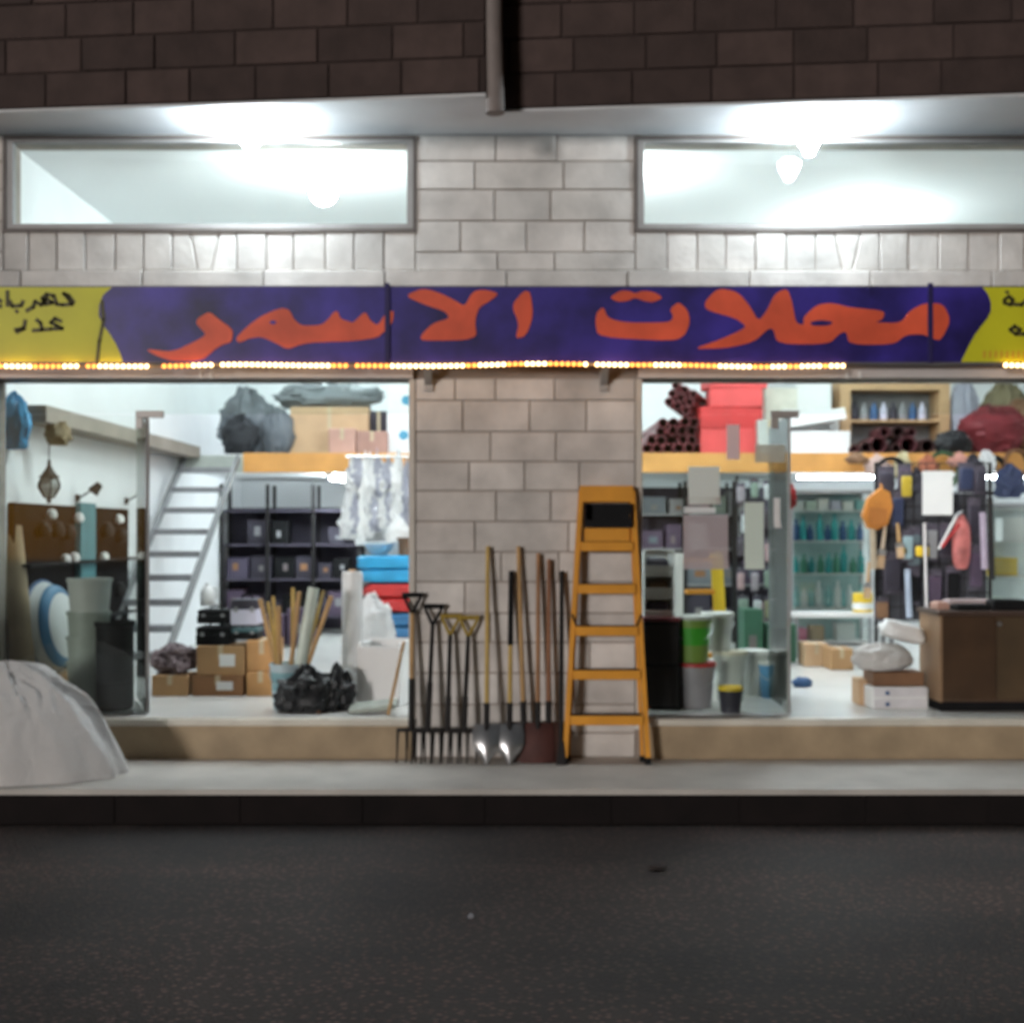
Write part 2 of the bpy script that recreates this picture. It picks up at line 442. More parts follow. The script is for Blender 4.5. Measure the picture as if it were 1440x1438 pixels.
# upper storey, saw-tooth in plan
def upper(x0, y0, x1, y1):
    c = MB(); pts = [(x0, y0), (x1, y1), (x1, .3), (x0, .3)]
    c.add([(a, b, ZS + .02) for a, b in pts] + [(a, b, 7.2) for a, b in pts], [(3, 2, 1, 0), (4, 5, 6, 7), (0, 1, 5, 4), (1, 2, 6, 5), (2, 3, 7, 6), (3, 0, 4, 7)])
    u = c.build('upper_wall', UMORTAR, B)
    s = MB(); pts = [(x0, y0 - .012), (x1, y1 - .012), (x1, .3), (x0, .3)]
    s.add([(a, b, ZS) for a, b in pts] + [(a, b, ZS + .019) for a, b in pts], [(3, 2, 1, 0), (4, 5, 6, 7), (0, 1, 5, 4), (1, 2, 6, 5), (2, 3, 7, 6), (3, 0, 4, 7)])
    s.build('soffit', SOFFIT, B)
    L = math.hypot(x1 - x0, y1 - y0); ang = math.atan2(y1 - y0, x1 - x0)
    z = ZS + .022; r = 0
    while z < 5.9:
        h = .232; u0 = -.25 * (r % 2) - random.uniform(0, .1)
        while u0 < L:
            w = random.uniform(.40, .56); a, b = max(0, u0), min(L, u0 + w)
            if b - a > .06:
                m = MB(); m.span((a + .006, -.010 - random.uniform(0, .006), z + .006), (b - .006, -.001, z + h - .006), .005)
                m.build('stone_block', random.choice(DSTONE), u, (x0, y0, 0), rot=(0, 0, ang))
            u0 += w
        z += h; r += 1
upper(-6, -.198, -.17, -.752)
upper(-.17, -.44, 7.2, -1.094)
pz = [(-.125, -.70, 7.0), (-.125, -.70, 4.9), (-.11, -.70, 4.33)]
pipe = MB().path([Vector(p) for p in pz], .062, 14)
pipe.tube((-.125, -.70, 5.35), (-.125, -.70, 5.43), .074, n=14)
pipe.build('drain_pipe', M('pipe paint', (.22, .185, .17), .6), B, smooth=True)
# interior shell
inn = [('floor', ((-3.9, .0, .20), (6.75, 8.1, ZF)), FLOOR), ('side_wall', ((-3.9, .3, ZF), (-3.75, 8.1, ZC)), PLASTER),
       ('side_wall', ((6.6, .3, ZF), (6.75, 8.1, ZC)), PLASTER), ('back_wall', ((-3.9, 8.1, .2), (6.75, 8.25, ZC)), PLASTER),
       ('ceiling', ((-3.9, .3, ZC), (6.75, 8.25, ZC + .1)), CEIL)]
for nm, ab, m in inn: MB().span(*ab).build(nm, m, B)
ZM0, ZM1 = 2.27, 2.49
mz = MB().span((-3.75, 5.06, ZM0 + .03), (6.6, 8.1, ZM1 - .01)).build('mezzanine', PLASTER, B)
MB().span((X(342, 5), 5.0, ZM0), (6.6, 5.055, ZM1)).build('fascia', ORWOOD, mz)
MB().span((-3.75, 5.0, ZM0), (X(342, 5) - .004, 5.055, ZM1 - .03)).build('fascia', M('grey green fascia', (.40, .43, .39), .6), mz)
MB().span((-3.75, .5, 2.43), (-3.5, 5.0, 2.555)).build('wall_beam', M('beam plaster', (.25, .215, .18), .7, .15, 3), B)
# steps under the openings
for xa, xb in ((XL0, XL1 + .02), (XR0 - .02, XR1)):
    st = MB().span((xa, -.06, .001), (xb, -.001, .235)).build('step', STEPM, B)
    MB().span((xa, -.085, .236), (xb, .02, .286), .008).build('threshold', MARBLE, st)
MB().span((-6, -.03, .001), (XL0 - .004, -.008, .26)).build('plinth', STEPM, B)
for xa in (XL1, XR0):   # pale stone jambs beside the openings
    e = 1 if xa == XL1 else -1
    MB().span((min(xa, xa + e * .045), -.012, .29), (max(xa, xa + e * .045), .011, ZH - .004), .004).build('jamb_trim', M('jamb stone', (.60, .56, .50), .6, .1, 4), B)
# shutter boxes, hooks
SHUT = M('shutter box paint', (.58, .54, .52), .5, .1, 3)
for xa, xb, hk in ((XL0, XL1 + .03, (285, 299)), (XR0 - .03, XR1, (1188, 1206))):
    s = MB().span((xa, -.05, ZH - .002), (xb, .010, sz(516))).build('shutter_box', SHUT, B)
    for h in hk:
        MB().span((sx(h) - .012, -.062, ZH - .008), (sx(h) + .012, -.051, ZH + .045), .003).build('hook', WHITE, s)

# ================================================================== shop sign
YS = -.22
S = thing('shop_sign', 'long blue and yellow shop sign with red orange Arabic lettering over both shops', 'sign', (0, YS, Z(510, YS)))
z0s = Z(510, YS)
def sp(px, py): return (X(px, YS), Z(py, YS) - z0s)
HS = Z(403, YS) - z0s
SIGNY = M('sign yellow', (.62, .60, .02), .5, .06, 3)
SIGNB = M('sign blue print', (.032, .020, .20), .45, .7, 2.2)
SIGNO = M('sign lettering orange', (.74, .105, .045), .5, .2, 3)
SIGNK = M('sign black', (.02, .015, .02), .6)
MB().span((-5, 0, -.004), (5, .16, HS + .006)).build('case', M('sign case metal', (.12, .11, .12), .5), S)
lx = [(-300, 403), (170, 403), (170, 510), (-300, 510)]
blue_l = [(158, 404), (146, 414), (140, 428), (139, 444), (146, 458), (155, 470), (163, 483), (169, 496), (173, 509)]
blue_r = [(1381, 404), (1389, 414), (1393, 426), (1393, 438), (1388, 448), (1380, 458), (1371, 470), (1362, 486), (1351, 509)]
MB().poly([sp(*p) for p in ([(-280, 404)] + blue_l + [(-280, 509)])], -.004, 0).build('yellow_panel', SIGNY, S)
MB().poly([sp(*p) for p in ([(1700, 509)] + blue_r[::-1] + [(1700, 404)])], -.004, 0).build('yellow_panel', SIGNY, S)
MB().poly([sp(*p) for p in (blue_l + blue_r[::-1])], -.005, 0).build('blue_panel', SIGNB, S)
def c6(p): return (p[0] / 2.88, 380 + p[1] / 2.88)
def c7(p): return (480 + p[0] / 2.88, 380 + p[1] / 2.88)
def c8(p): return (940 + p[0] / 2.88, 380 + p[1] / 2.88)
def smooth_poly(q, it=2):
    for _ in range(it):
        o = []
        for i in range(len(q)):
            a, b = q[i], q[(i + 1) % len(q)]
            o += [(a[0] * .8 + b[0] * .2, a[1] * .8 + b[1] * .2), (a[0] * .2 + b[0] * .8, a[1] * .2 + b[1] * .8)]
        q = o
    return q
ra = [c6(p) for p in [(585, 318), (700, 332), (790, 290), (838, 262), (812, 235), (795, 215), (803, 195), (850, 168), (885, 198), (947, 242), (940, 292), (900, 302), (870, 322), (820, 366), (700, 368), (640, 350)]]
smr = [c6(p) for p in [(955, 275), (1010, 222), (1065, 183), (1140, 153), (1172, 160), (1192, 200), (1222, 226), (1300, 224), (1330, 200), (1350, 172), (1368, 165), (1380, 198), (1425, 212)]] + \
      [c7(p) for p in [(50, 212), (98, 165), (118, 205), (148, 226), (180, 175), (214, 163), (208, 215), (168, 255), (146, 274), (60, 286), (0, 290)]] + \
      [c6(p) for p in [(1350, 290), (1230, 296), (1165, 322), (1120, 297), (1060, 270), (1010, 276), (968, 296)]]
la1 = [c7(p) for p in [(255, 105), (330, 73), (400, 93), (460, 123), (500, 148), (530, 90), (570, 78), (642, 94), (602, 126), (557, 152), (541, 205), (550, 282), (330, 287), (318, 270), (370, 215), (440, 196), (420, 167), (340, 142)]]
alf = [c7(p) for p in [(688, 142), (740, 83), (767, 90), (777, 190), (747, 268), (704, 278), (720, 220)]]
taa = [c7(p) for p in [(1033, 172), (1062, 148), (1077, 195), (1150, 213), (1330, 213), (1345, 187), (1328, 160), (1365, 128), (1402, 163), (1412, 210), (1392, 262), (1350, 288), (1040, 272), (1028, 215)]]
dots = [c7(p) for p in [(1085, 112), (1130, 83), (1165, 84), (1190, 96), (1215, 84), (1262, 88), (1304, 112), (1262, 132), (1225, 126), (1190, 112), (1160, 126), (1120, 130)]]
mhl = [c8(p) for p in [(548, 222), (545, 190), (600, 140), (660, 133), (740, 153), (877, 165), (865, 202), (830, 213), (940, 215), (975, 165), (1030, 135), (1110, 135), (1142, 205), (1100, 287), (1065, 277), (1030, 260), (960, 262), (912, 302), (730, 302), (720, 248), (690, 258), (650, 300), (440, 300), (424, 238), (402, 238), (345, 292), (230, 317), (95, 320), (200, 285), (300, 240), (312, 225), (270, 195), (150, 162), (145, 128), (200, 73), (280, 88), (330, 148), (362, 207), (395, 170), (430, 95), (480, 73), (500, 130), (515, 217)]]
for q in (ra, smr, la1, alf, taa, dots, mhl):
    MB().poly([sp(*p) for p in smooth_poly(q)], -.012, -.0055).build('lettering', SIGNO, S)
for q in ([c8(p) for p in [(570, 212), (610, 203), (655, 208), (665, 216), (640, 226), (580, 226)]], [c6(p) for p in [(1090, 212), (1108, 203), (1124, 212), (1108, 222)]]):
    MB().poly([sp(*p) for p in smooth_poly(q)], -.0135, -.0122).build('lettering_gap', SIGNB, S)
# dark script on the yellow ends
INK = M('sign ink', (.10, .09, .03), .6, .2, 8)
def stroke(pts, w=.013):
    m = MB()
    for a, b in zip(pts, pts[1:]):
        (xa, za), (xb, zb) = sp(*a), sp(*b); dx, dz = xb - xa, zb - za; l = math.hypot(dx, dz) or 1
        nx, nz = -dz / l * w, dx / l * w; ex, ez = dx / l * w * .6, dz / l * w * .6
        m.poly([(xa - ex + nx, za - ez + nz), (xa - ex - nx, za - ez - nz), (xb + ex - nx, zb + ez - nz), (xb + ex + nx, zb + ez + nz)], -.009, -.0045)
    return m.build('script', INK, S)
stroke([(104, 425), (97, 416), (90, 413), (97, 421), (102, 428), (88, 429)])
stroke([(88, 429), (80, 428), (76, 416), (66, 414), (60, 420), (64, 428), (74, 426), (66, 420), (58, 429)])
stroke([(58, 429), (50, 424), (47, 432), (38, 437)])
stroke([(33, 424), (30, 430), (18, 431), (14, 424)])
stroke([(11, 410), (11, 430)]); stroke([(23, 437), (25, 439)], .011); stroke([(2, 424), (-4, 420), (-8, 428), (2, 431)])
stroke([(86, 452), (78, 448), (72, 454), (80, 458), (88, 462), (72, 463), (60, 464)])
stroke([(60, 464), (57, 454), (52, 450)]); stroke([(60, 464), (47, 465)])
stroke([(36, 451), (34, 462), (24, 467)]); stroke([(34, 462), (22, 464)])
stroke([(1412, 422), (1418, 417), (1424, 422), (1420, 429), (1412, 426), (1412, 422)])
stroke([(1424, 428), (1436, 429), (1444, 420)]); stroke([(1414, 411), (1417, 411)], .010)
stroke([(1440, 470), (1428, 470), (1420, 464), (1426, 459), (1434, 464), (1428, 470)]); stroke([(1440, 470), (1450, 462)])
FAINT = M('faint orange print', (.62, .38, .03), .6)
for k in range(9):
    for b0, b1 in ((1382, 1450),):
        a = b0 + k * 8
        MB().poly([sp(a, 494), sp(a + 4, 493), sp(a + 4, 503), sp(a, 504)], -.0062, -.0045).build('number_print', FAINT, S)
for pts in ([(144, 424), (146, 450), (140, 480), (137, 509)],):   # black outline that swings off the panel edge
    stroke(pts, .011)
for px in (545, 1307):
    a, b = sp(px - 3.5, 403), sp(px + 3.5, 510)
    MB().span((a[0], -.022, -.002), (b[0], -.0145, HS + .02)).build('strap_or_seam_shade', M('seam shade', (.020, .013, .09), .6), S)  # seam shadow painted in as a thin dark blue bar
for px in (600, 852):
    m = MB().bar((X(px, YS), .02, -.01), (X(px, YS), .20, -.12), .05, .03); m.span((X(px, YS) - .03, .19, -.17), (X(px, YS) + .03, .208, -.03))
    m.build('bracket', ALUD, S)
# light strip along the lower edge of the sign: beads too small to pick apart singly
LED = thing('light_strip', 'glowing amber rope light hung along the bottom edge of the shop sign', 'light strip', (0, YS - .03, Z(515, YS)))
LEDA = EM('amber led', (1.0, .27, .05), 1.1); LEDB = EM('bright amber led', (1.0, .55, .22), 2.3)
def ledy(px): return 515 + 1.1 * math.sin(px / 78.) + .5 * math.sin(px / 33. + 1) - (2.0 if 560 < px < 900 else 0) * math.sin((px - 560) / 340 * math.pi if 560 < px < 900 else 0)
ma, mb, cord = MB(), MB(), MB()
z515 = Z(515, YS)
for lo, hi in ((-120, 1186), (1412, 1620)):
    px = lo; last = None
    while px <= hi:
        p = Vector((X(px, YS), 0, Z(ledy(px), YS) - z515))
        seg = noise.noise(Vector((px / 46., 3.1, 0)))
        gap = noise.noise(Vector((px / 21., 9.1, 0))) > .42
        if not gap: (mb if (seg > -.05 or px > 1165) else ma).lathe([(.0, -.015), (.0105, -.0105), (.015, 0), (.0105, .0105), (0, .015)], p, 8)
        if last is not None: cord.tube(last + Vector((0, .016, 0)), p + Vector((0, .016, 0)), .006, n=6)
        last = p; px += 8.2
for m_, mat in ((ma, LEDA), (mb, LEDB)):
    tag(m_.build('bead_row', mat, LED, smooth=True), None, None, kind='stuff')
cord.build('cord', M('strip cord', (.6, .4, .2), .5), LED)

# ================================================================== lamps
def cfl(px, label, length, power):
    Y = -.27; x = X(px, Y)
    t = thing('energy_saving_bulb', label, 'bulb', (x, Y, ZS - .001), 'bulbs under the overhang')
    MB().lathe([(.06, -.018), (.06, 0)], (0, 0, 0), 18).build('ceiling_rose', WHITE, t, smooth=True)
    MB().lathe([(.022, -.07), (.034, -.06), (.034, -.019)], (0, 0, 0), 16).build('socket', WHITE, t, smooth=True)
    L = length
    MB().lathe([(0, -L), (.03, -L + .012), (.05, -L + .06), (.072, -L * .62), (.082, -L * .42), (.078, -.11), (.045, -.072)], (0, 0, 0), 16).build(
        'glowing_tubes', EM('bulb glow %g' % power, (.80, .93, 1.0), power), t, smooth=True)
cfl(352, 'glowing white bulb under the overhang above the window over the wall lantern shop', .22, 85.0)
cfl(1138, 'long glowing white bulb under the overhang above the window over the counter shop', .24, 85.0)
def fluo(loc, rotz, label, length=1.2, s=20.0, group='fluorescent lamps inside the shop'):
    t = thing('fluorescent_lamp', label, 'lamp', loc, group, (0, 0, rotz))
    MB().span((-length / 2, -.035, -.03), (length / 2, .035, 0), .006).build('housing', WHITE, t)
    for s_ in (-1, 1): MB().span((s_ * length / 2 - .012, -.02, -.075), (s_ * length / 2 + .012, .02, -.031)).build('end_socket', WHITE, t)
    MB().tube((-length / 2 + .014, 0, -.055), (length / 2 - .014, 0, -.055), .018, n=10).build('tube', EM('tube glow %g' % s, (.83, .96, 1.0), s), t, smooth=True)
IN = 28.0
k = 0
for x_ in (-2.4, -.2, 1.8, 3.7):
    fluo((x_, 3.7, ZC - .001), 0, 'white fluorescent tube lamp on the high shop ceiling in front of the mezzanine', 1.5, IN)
for x_ in (-2.2, 1.5):
    fluo((x_, 6.6, ZC - .001), 0, 'white fluorescent tube lamp on the ceiling over the mezzanine goods', 1.5, IN * .7)
fluo((X(478, 6.3), 6.3, ZM0 + .028), R(80), 'glaring short tube lamp under the mezzanine beside the hanging plastic bags', .9, IN * 2.0)
fluo((X(1180, 5.6), 5.6, ZM0 + .028), 0, 'fluorescent tube lamp under the mezzanine above the bottle cabinet', 1.0, IN * 1.1)
fluo((X(1415, 5.6), 5.6, ZM0 + .028), 0, 'fluorescent tube lamp under the mezzanine above the pale cabinet with yellow box', .9, IN * 1.1)
for x_, lab in ((-2.1, 'added unseen fill tube inside above the doorway by the stair'), (2.4, 'added unseen fill tube inside above the doorway by the counter')):
    fluo((x_, .42, 3.45), 0, lab, 1.5, IN * .8)  # unseen tubes added behind the lintel to brighten the goods at the front
def globe(x, y, label, r, s, drop=.12):
    t = thing('ceiling_lamp', label, 'lamp', (x, y, ZC - .001), 'globe lamps behind the windows')
    MB().lathe([(.05, -.02), (.05, 0)], (0, 0, 0), 18).build('base', WHITE, t, smooth=True)
    MB().tube((0, 0, -.02), (0, 0, -drop), .01, n=8).build('stem', WHITE, t)
    MB().lathe([(r * math.sin(math.pi * k / 12), -drop - r - r * math.cos(math.pi * k / 12)) for k in range(13)], (0, 0, 0), 20).build('globe', EM('globe glow %g' % s, (.88, .96, 1.0), s), t, smooth=True)
globe(X(455, .9), .9, 'glowing white globe lamp behind the window above the stair shop', .11, 42)
globe(X(868, 1.1), 1.1, 'glowing white globe lamp behind the pillar edge of the counter shop window', .11, 34)
globe(X(1215, 2.5), 2.5, 'glowing white globe lamp deep behind the counter shop window', .11, 32, .2)

# ================================================================== shop glass
def pane(x0, x1, z0, z1, Y=.16):
    return MB().span((0, 0, 0), (x1 - x0, .01, z1 - z0)).build('glass_panel', GLASS, B, (x0, Y, z0))
ZD = sz(580)
pane(XL0 + .004, X(203, .16), ZF + .012, ZD); pane(XL0 + .004, XL1 - .004, ZD + .006, ZH - .004)
pane(XR0 + .004, X(1108, .16), ZF + .012, ZD); pane(XR0 + .004, XR1 - .004, ZD + .006, ZH - .004)
def leaf(px, ang, label, w=.85):
    x = X(px, .17); h = ZD - ZF - .03
    t = MB().span((.0, -.012, .0), (.015, .012, h)).build('glass_door', ALUD, B, (x, .18, ZF + .012), rot=(0, 0, ang))
    t['label'] = label
    MB().span((.02, -.006, .01), (w, .006, h)).build('pane', GLASS, t)
    MB().span((w + .0005, -.006, .01), (w + .004, .006, h)).build('glass_edge', GLASSE, t)
    MB().span((.0, -.016, h + .001), (.17, .016, h + .05)).build('top_fitting', ALUD, t)
    MB().span((.016, -.016, -.002), (.17, .016, .07)).build('bottom_fitting', ALUD, t)
    hd = MB().tube((w - .09, -.06, .7), (w - .09, -.06, 1.25), .014); hd.tube((w - .09, -.06, .78), (w - .09, .0, .78), .009); hd.tube((w - .09, -.06, 1.17), (w - .09, .0, 1.17), .009)
    hd.build('handle', STEEL, t, smooth=True)
leaf(207, R(112), 'glass door leaf swung inward beside the black bin and aluminium stair')
leaf(1110, R(88), 'glass door leaf swung inward beside the paint buckets', .8)
for px in (207, 1100):
    o = MB().span((-.10, -.012, 0), (.10, .024, .05), .004); o.span((-.10, -.012, -.08), (-.05, .024, -.001), .004)
    o.build('door_clamp', ALUD, B, (X(px, .16) + .02, .155, ZD - .022))

# ================================================================== generic goods builders
ADJ = {}
def adj(m):
    c = m.name.split()
    return {'charcoal goods': 'charcoal', 'dark plum goods': 'plum coloured', 'black plastic': 'black', 'dark lilac box': 'dull lilac', 'grey plastic': 'grey', 'dusky pink box': 'dusky pink', 'slate box': 'slate grey', 'dark cardboard': 'brown', 'green grey box': 'green grey', 'bottle green box': 'bottle green', 'navy goods': 'navy', 'slate goods': 'slate', 'brown wood': 'brown', 'dark blue plastic': 'dark blue', 'lilac plastic': 'lilac', 'teal bottle plastic': 'teal', 'pale teal bottle': 'pale teal', 'white plastic': 'white', 'green bottle': 'green', 'white plastic film': 'white', 'stretch wrap film': 'clear white', 'lilac bag film': 'lilac tinted', 'pale wood': 'pale', 'yellow wood': 'yellowish', 'dark brown tube': 'dark brown', 'maroon tube': 'maroon'}.get(m.name, '')
def rect(p0, q0, p1, q1, Y, base=None):
    x0, x1 = X(p0, Y), X(p1, Y); z1 = Z(q0, Y); z0 = Z(q1, Y) if base is None else base
    return (x0 + x1) / 2, abs(x1 - x0), z0, z1 - z0
def carton(p, Y, dep, label, m=CARTON, base=None, sticker=False, rz=0, tape=True, name='cardboard_box', cat='box', group=None):
    x, w, z, h = rect(*p, Y, base)
    t = thing(name, label, cat, (x, Y + dep / 2, z), group, (0, 0, rz))
    MB().span((-w / 2, -dep / 2, .001), (w / 2, dep / 2, h), .006).build('body', m, t)
    if tape: MB().span((-.02, -dep / 2 - .0016, h * .55), (.02, dep / 2 + .0016, h + .0015)).build('tape', M('parcel tape', (.50, .40, .26), .35), t)
    if sticker: MB().span((-w * .02, -dep / 2 - .003, h * .3), (w * .30, -dep / 2 - .0017, h * .72)).build('sticker', PAPER, t)
    return t, z + h
def bucket(x, Y, z, r, h, label, m, lid=None, group=None, handle=True, band=None):
    t = thing('bucket', label, 'bucket', (x, Y, z), group)
    MB().lathe([(r * .82, .001), (r, h * .93), (r * 1.05, h * .93), (r * 1.05, h), (r * .97, h), (r * .8, .02), (.0, .02)], (0, 0, 0), 24).build('body', m, t, smooth=True)
    if lid: MB().lathe([(0, h + .001), (r * .9, h + .001), (r * 1.08, h + .001), (r * 1.08, h + .028), (r * .98, h + .03), (r * .9, h + .018), (0, h + .018)], (0, 0, 0), 24).build('lid', lid, t, smooth=True)
    if band: MB().lathe([(r * .876, h * .3), (r * .985, h * .82)], (0, 0, 0), 24).build('printed_band', band, t, smooth=True)
    if handle:
        MB().path([Vector((r * 1.06 * math.cos(a), -r * .35 * math.sin(a) - r * .5 * math.sin(a), h * .86 - h * .35 * math.sin(a))) for a in [math.pi * k / 12 for k in range(13)]], .004, 6).build('handle', STEEL, t, smooth=True)
    return t, z + h
def bag(px, py0, py1, Y, wpx, label, m, base=None, tip=None, seed=1, dep=None, amp=.16, name='plastic_bag', cat='bag', group=None, pw=1.0):
    z0 = Z(py1, Y) if base is None else base; z1 = Z(py0, Y); h = z1 - z0 - (tip or 0); rx = wpx * (D + Y) / F / 2
    rz = h / 1.82
    o = MB().blob((0, 0, rz * .82), rx, dep or rx * .9, rz, amp, 2.0, seed, tip=tip, pw=pw).build(name, m, None, (X(px, Y), Y, z0 + .001), True)
    return tag(o, label, cat, group)
def rod(p, q, r, name, label, cat, m, group=None, n=10):
    p, q = Vector(p), Vector(q)
    return tag(MB().tube((0, 0, 0), q - p, r, r * .95, n).build(name, m, None, p, True), label, cat, group)

# ================================================================== things on the pavement
# big plastic covered mound
def mound():
    vs = []; fs = []; nu, nv = 200, 60
    rx, ry, H = .84, .44, .755
    for j in range(nv + 1):
        t = j / nv
        for i in range(nu):
            a = 2 * math.pi * i / nu
            d = Vector((math.cos(a), math.sin(a), 0))
            rr = t
            prof = (1 - rr ** 1.9) ** .8 if rr < 1 else 0
            fold = .060 * math.sin(a * 8 + 2.0 * noise.noise(Vector((d.x * 1.5, d.y * 1.5, rr)))) * rr * (1.15 - rr) + .022 * math.sin(a * 19 + 3 * noise.noise(Vector((d.x * 2, d.y * 2, 4)))) * rr * (1.1 - rr)
            nz = .05 * noise.noise(Vector((d.x * rr * 2.5, d.y * rr * 2.5, 2))) + .008 * noise.noise(Vector((d.x * rr * 8, d.y * rr * 8, 7)))
            crease = -.022 * max(0, 1 - abs(noise.noise(Vector((d.x * rr * 2.4 + 5, d.y * rr * 2.4, 1)))) * 6)
            k = 1 + .05 * noise.noise(Vector((d.x * 2.5, d.y * 2.5, 5))) + .025 * math.sin(a * 13)
            ridge = .050 * (1 - abs(math.sin(a * 5.5 + 1.6 * noise.noise(Vector((d.x * 2, d.y * 2, rr * 2)))))) ** 2.2 + .022 * (1 - abs(math.sin(a * 14 + 4 * noise.noise(Vector((d.x * 1.3, d.y * 1.3, rr * 3 + 4)))))) ** 2
            pucker = .030 * (.5 - abs(noise.noise(Vector((d.x * rr * 5 + 9, d.y * rr * 5, 3)))) * 2) * rr
            h = max(.004, H * prof + (fold * .5 + nz + crease + pucker * .6 + ridge * .9 * min(1, rr * 1.6)) * (1 - rr ** 6))
            vs.append((d.x * rx * rr * k, d.y * ry * rr * k, h))
    for j in range(nv):
        for i in range(nu):
            q = (i + 1) % nu; fs.append((j * nu + i, j * nu + q, j * nu + nu + q, j * nu + nu + i))
    return MB().add(vs, fs)
tag(mound().build('plastic_sheet_mound', film('wrinkled sheeting', (.95, .92, .90), .40, .05, .15, .5, 5, 1.42), None, (-3.40, -.58, .002), True), 'large heap under wrinkled white plastic sheeting on the pavement', 'plastic heap')

# yellow step ladder leaning on the pillar
def ladder():
    yb, yt = -.235, -.075
    def P(px, py, off=0.0):
        # point on the ladder's leaning front plane, found from its photo row
        t = (1070 - py) / (1070 - 683.); Y = yb + (yt - yb) * t + off
        return Vector((X(px, Y), Y, max(0, Z(py, Y))))
    base = Vector((X(853, yb), yb, 0))
    t = thing('step_ladder', 'orange yellow folding step ladder with black top tray leaning on the stone pillar', 'ladder', base)
    lo = lambda v: v - base
    l0, l1, r0, r1 = P(794, 1068), P(817, 690), P(911, 1068), P(889, 690)
    for a, b in ((l0, l1), (r0, r1)):
        a = a.copy(); a.z = .035
        MB().bar(lo(a), lo(b), .034, .05).build('rail', YEL, t)
        MB().span(lo(a) + Vector((-.022, -.03, -.034)), lo(a) + Vector((.022, .03, .012)), .005).build('rubber_foot', BLACK, t)
    for py in (765, 825, 884, 945, 1008):
        f = (1068 - py) / (1068 - 690.); xa = l0.lerp(l1, f); xb = r0.lerp(r1, f); c = (xa + xb) / 2
        tr = MB().box(lo(c) + Vector((0, -.005, 0)), ((xb - xa).x - .036, .085, .022), None, .004)
        tr.box(lo(c) + Vector((0, -.043, -.022)), ((xb - xa).x - .036, .012, .062), None, .003)
        trd = tr.build('tread', YEL, t)
        MB().box(lo(c) + Vector((0, -.002, .0135)), ((xb - xa).x - .06, .07, .004)).build('grip_pad', BLACK, trd)
    tp, bt = P(853, 683), P(853, 776)
    a, b = P(818, 683), P(888, 706)
    MB().box(lo((a + b) / 2), (b.x - a.x + .03, .06, a.z - b.z), None, .006).build('top_guard', YEL, t)
    a, b = P(822, 742), P(886, 768)
    MB().box(lo((a + b) / 2) + Vector((0, .02, 0)), (b.x - a.x - .0, .02, a.z - b.z), None, .004).build('lower_panel', YEL, t)
    a, b = P(822, 708), P(888, 741); c = lo((a + b) / 2); w, h = b.x - a.x, a.z - b.z
    tr = MB().box(c + Vector((0, .03, 0)), (w, .006, h)); tr.box(c + Vector((0, -.02, -h / 2 + .004)), (w, .09, .008))
    tr.box(c + Vector((-w / 2 + .004, -.02, 0)), (.008, .09, h)); tr.box(c + Vector((w / 2 - .004, -.02, 0)), (.008, .09, h)); tr.box(c + Vector((0, -.064, -h / 2 + .025)), (w, .006, .05))
    tr.build('tray', BLACK, t)
    for s, (a, b) in ((-1, (l0, l1)), (1, (r0, r1))):   # rear legs folded behind the front frame
        a2 = a + Vector((-s * .03, .085, 0)); a2.z = .03; b2 = b + Vector((-s * .01, .03, -.05))
        MB().bar(lo(a2), lo(b2), .022, .022).build('rear_leg', YEL, t)
        MB().span(lo(a2) + Vector((-.016, -.016, -.029)), lo(a2) + Vector((.016, .016, .012))).build('rubber_foot', BLACK, t)
        h0 = a.lerp(b, .51); MB().bar(lo(h0) + Vector((-s * .025, -.03, -.03)), lo(h0) + Vector((s * .01, -.03, .05)), .014, .01).build('hinge_brace', BLACK, t)
ladder()

# garden tools leaning on the pillar
def lean(px0, py0, px1, yb=-.22, yt=-.05):
    """foot point on the pavement and head point against the stone"""
    return Vector((X(px1, yb), yb, 0)), Vector((X(px0, yt), yt, Z(py0, yt)))
def fork(px0, py0, px1, label, shaft, grip, socket_py, yb=-.22):
    f, h = lean(px0, py0, px1, yb); t = thing('garden_fork', label, 'garden fork', f, 'forks leaning on the pillar')
    d = (h - f); L = d.length; u = d.normalized(); at = lambda s: u * s
    gl = L - .15
    MB().tube(at(.34), at(gl), .017, .015).build('shaft', shaft, t, smooth=True)
    g_ = MB()
    for s in (-1, 1): g_.tube(at(gl - .005), at(L - .03) + Vector((s * .062, 0, 0)), .013, .011, 8)
    g_.tube(at(L - .02) + Vector((-.072, 0, 0)), at(L - .02) + Vector((.072, 0, 0)), .017, n=10)
    g_.build('grip', grip, t, smooth=True)
    MB().tube(at(.22), at(.36 if socket_py is None else .36 + socket_py), .021, .021).build('socket', IRON, t, smooth=True)
    MB().tube(at(.225) + Vector((-.10, 0, 0)), at(.225) + Vector((.10, 0, 0)), .014).build('head', IRON, t, smooth=True)
    for k in range(4):
        x = -.093 + .062 * k
        MB().tube(at(.23) + Vector((x, 0, 0)), Vector((x * 1.05, -.02, .004)), .010, .005, 8).build('tine', IRON, t, smooth=True)
fork(580, 832, 578, 'garden fork with pale wooden shaft and black grip at the doorway edge of the pillar', WOOD, BLACK, .22, -.19)
fork(610, 848, 599, 'all black garden fork with wide black grip leaning on the pillar', IRON, BLACK, .2, -.23)
fork(634, 862, 628, 'black garden fork with dark yellow grip standing nearer the wide black gripped fork', IRON, M('mustard plastic', (.32, .22, .03), .5), .1, -.21)
fork(660, 864, 650, 'black garden fork with dark yellow grip standing nearer the silver shovels', IRON, M('mustard plastic', (.32, .22, .03), .5), .1, -.23)
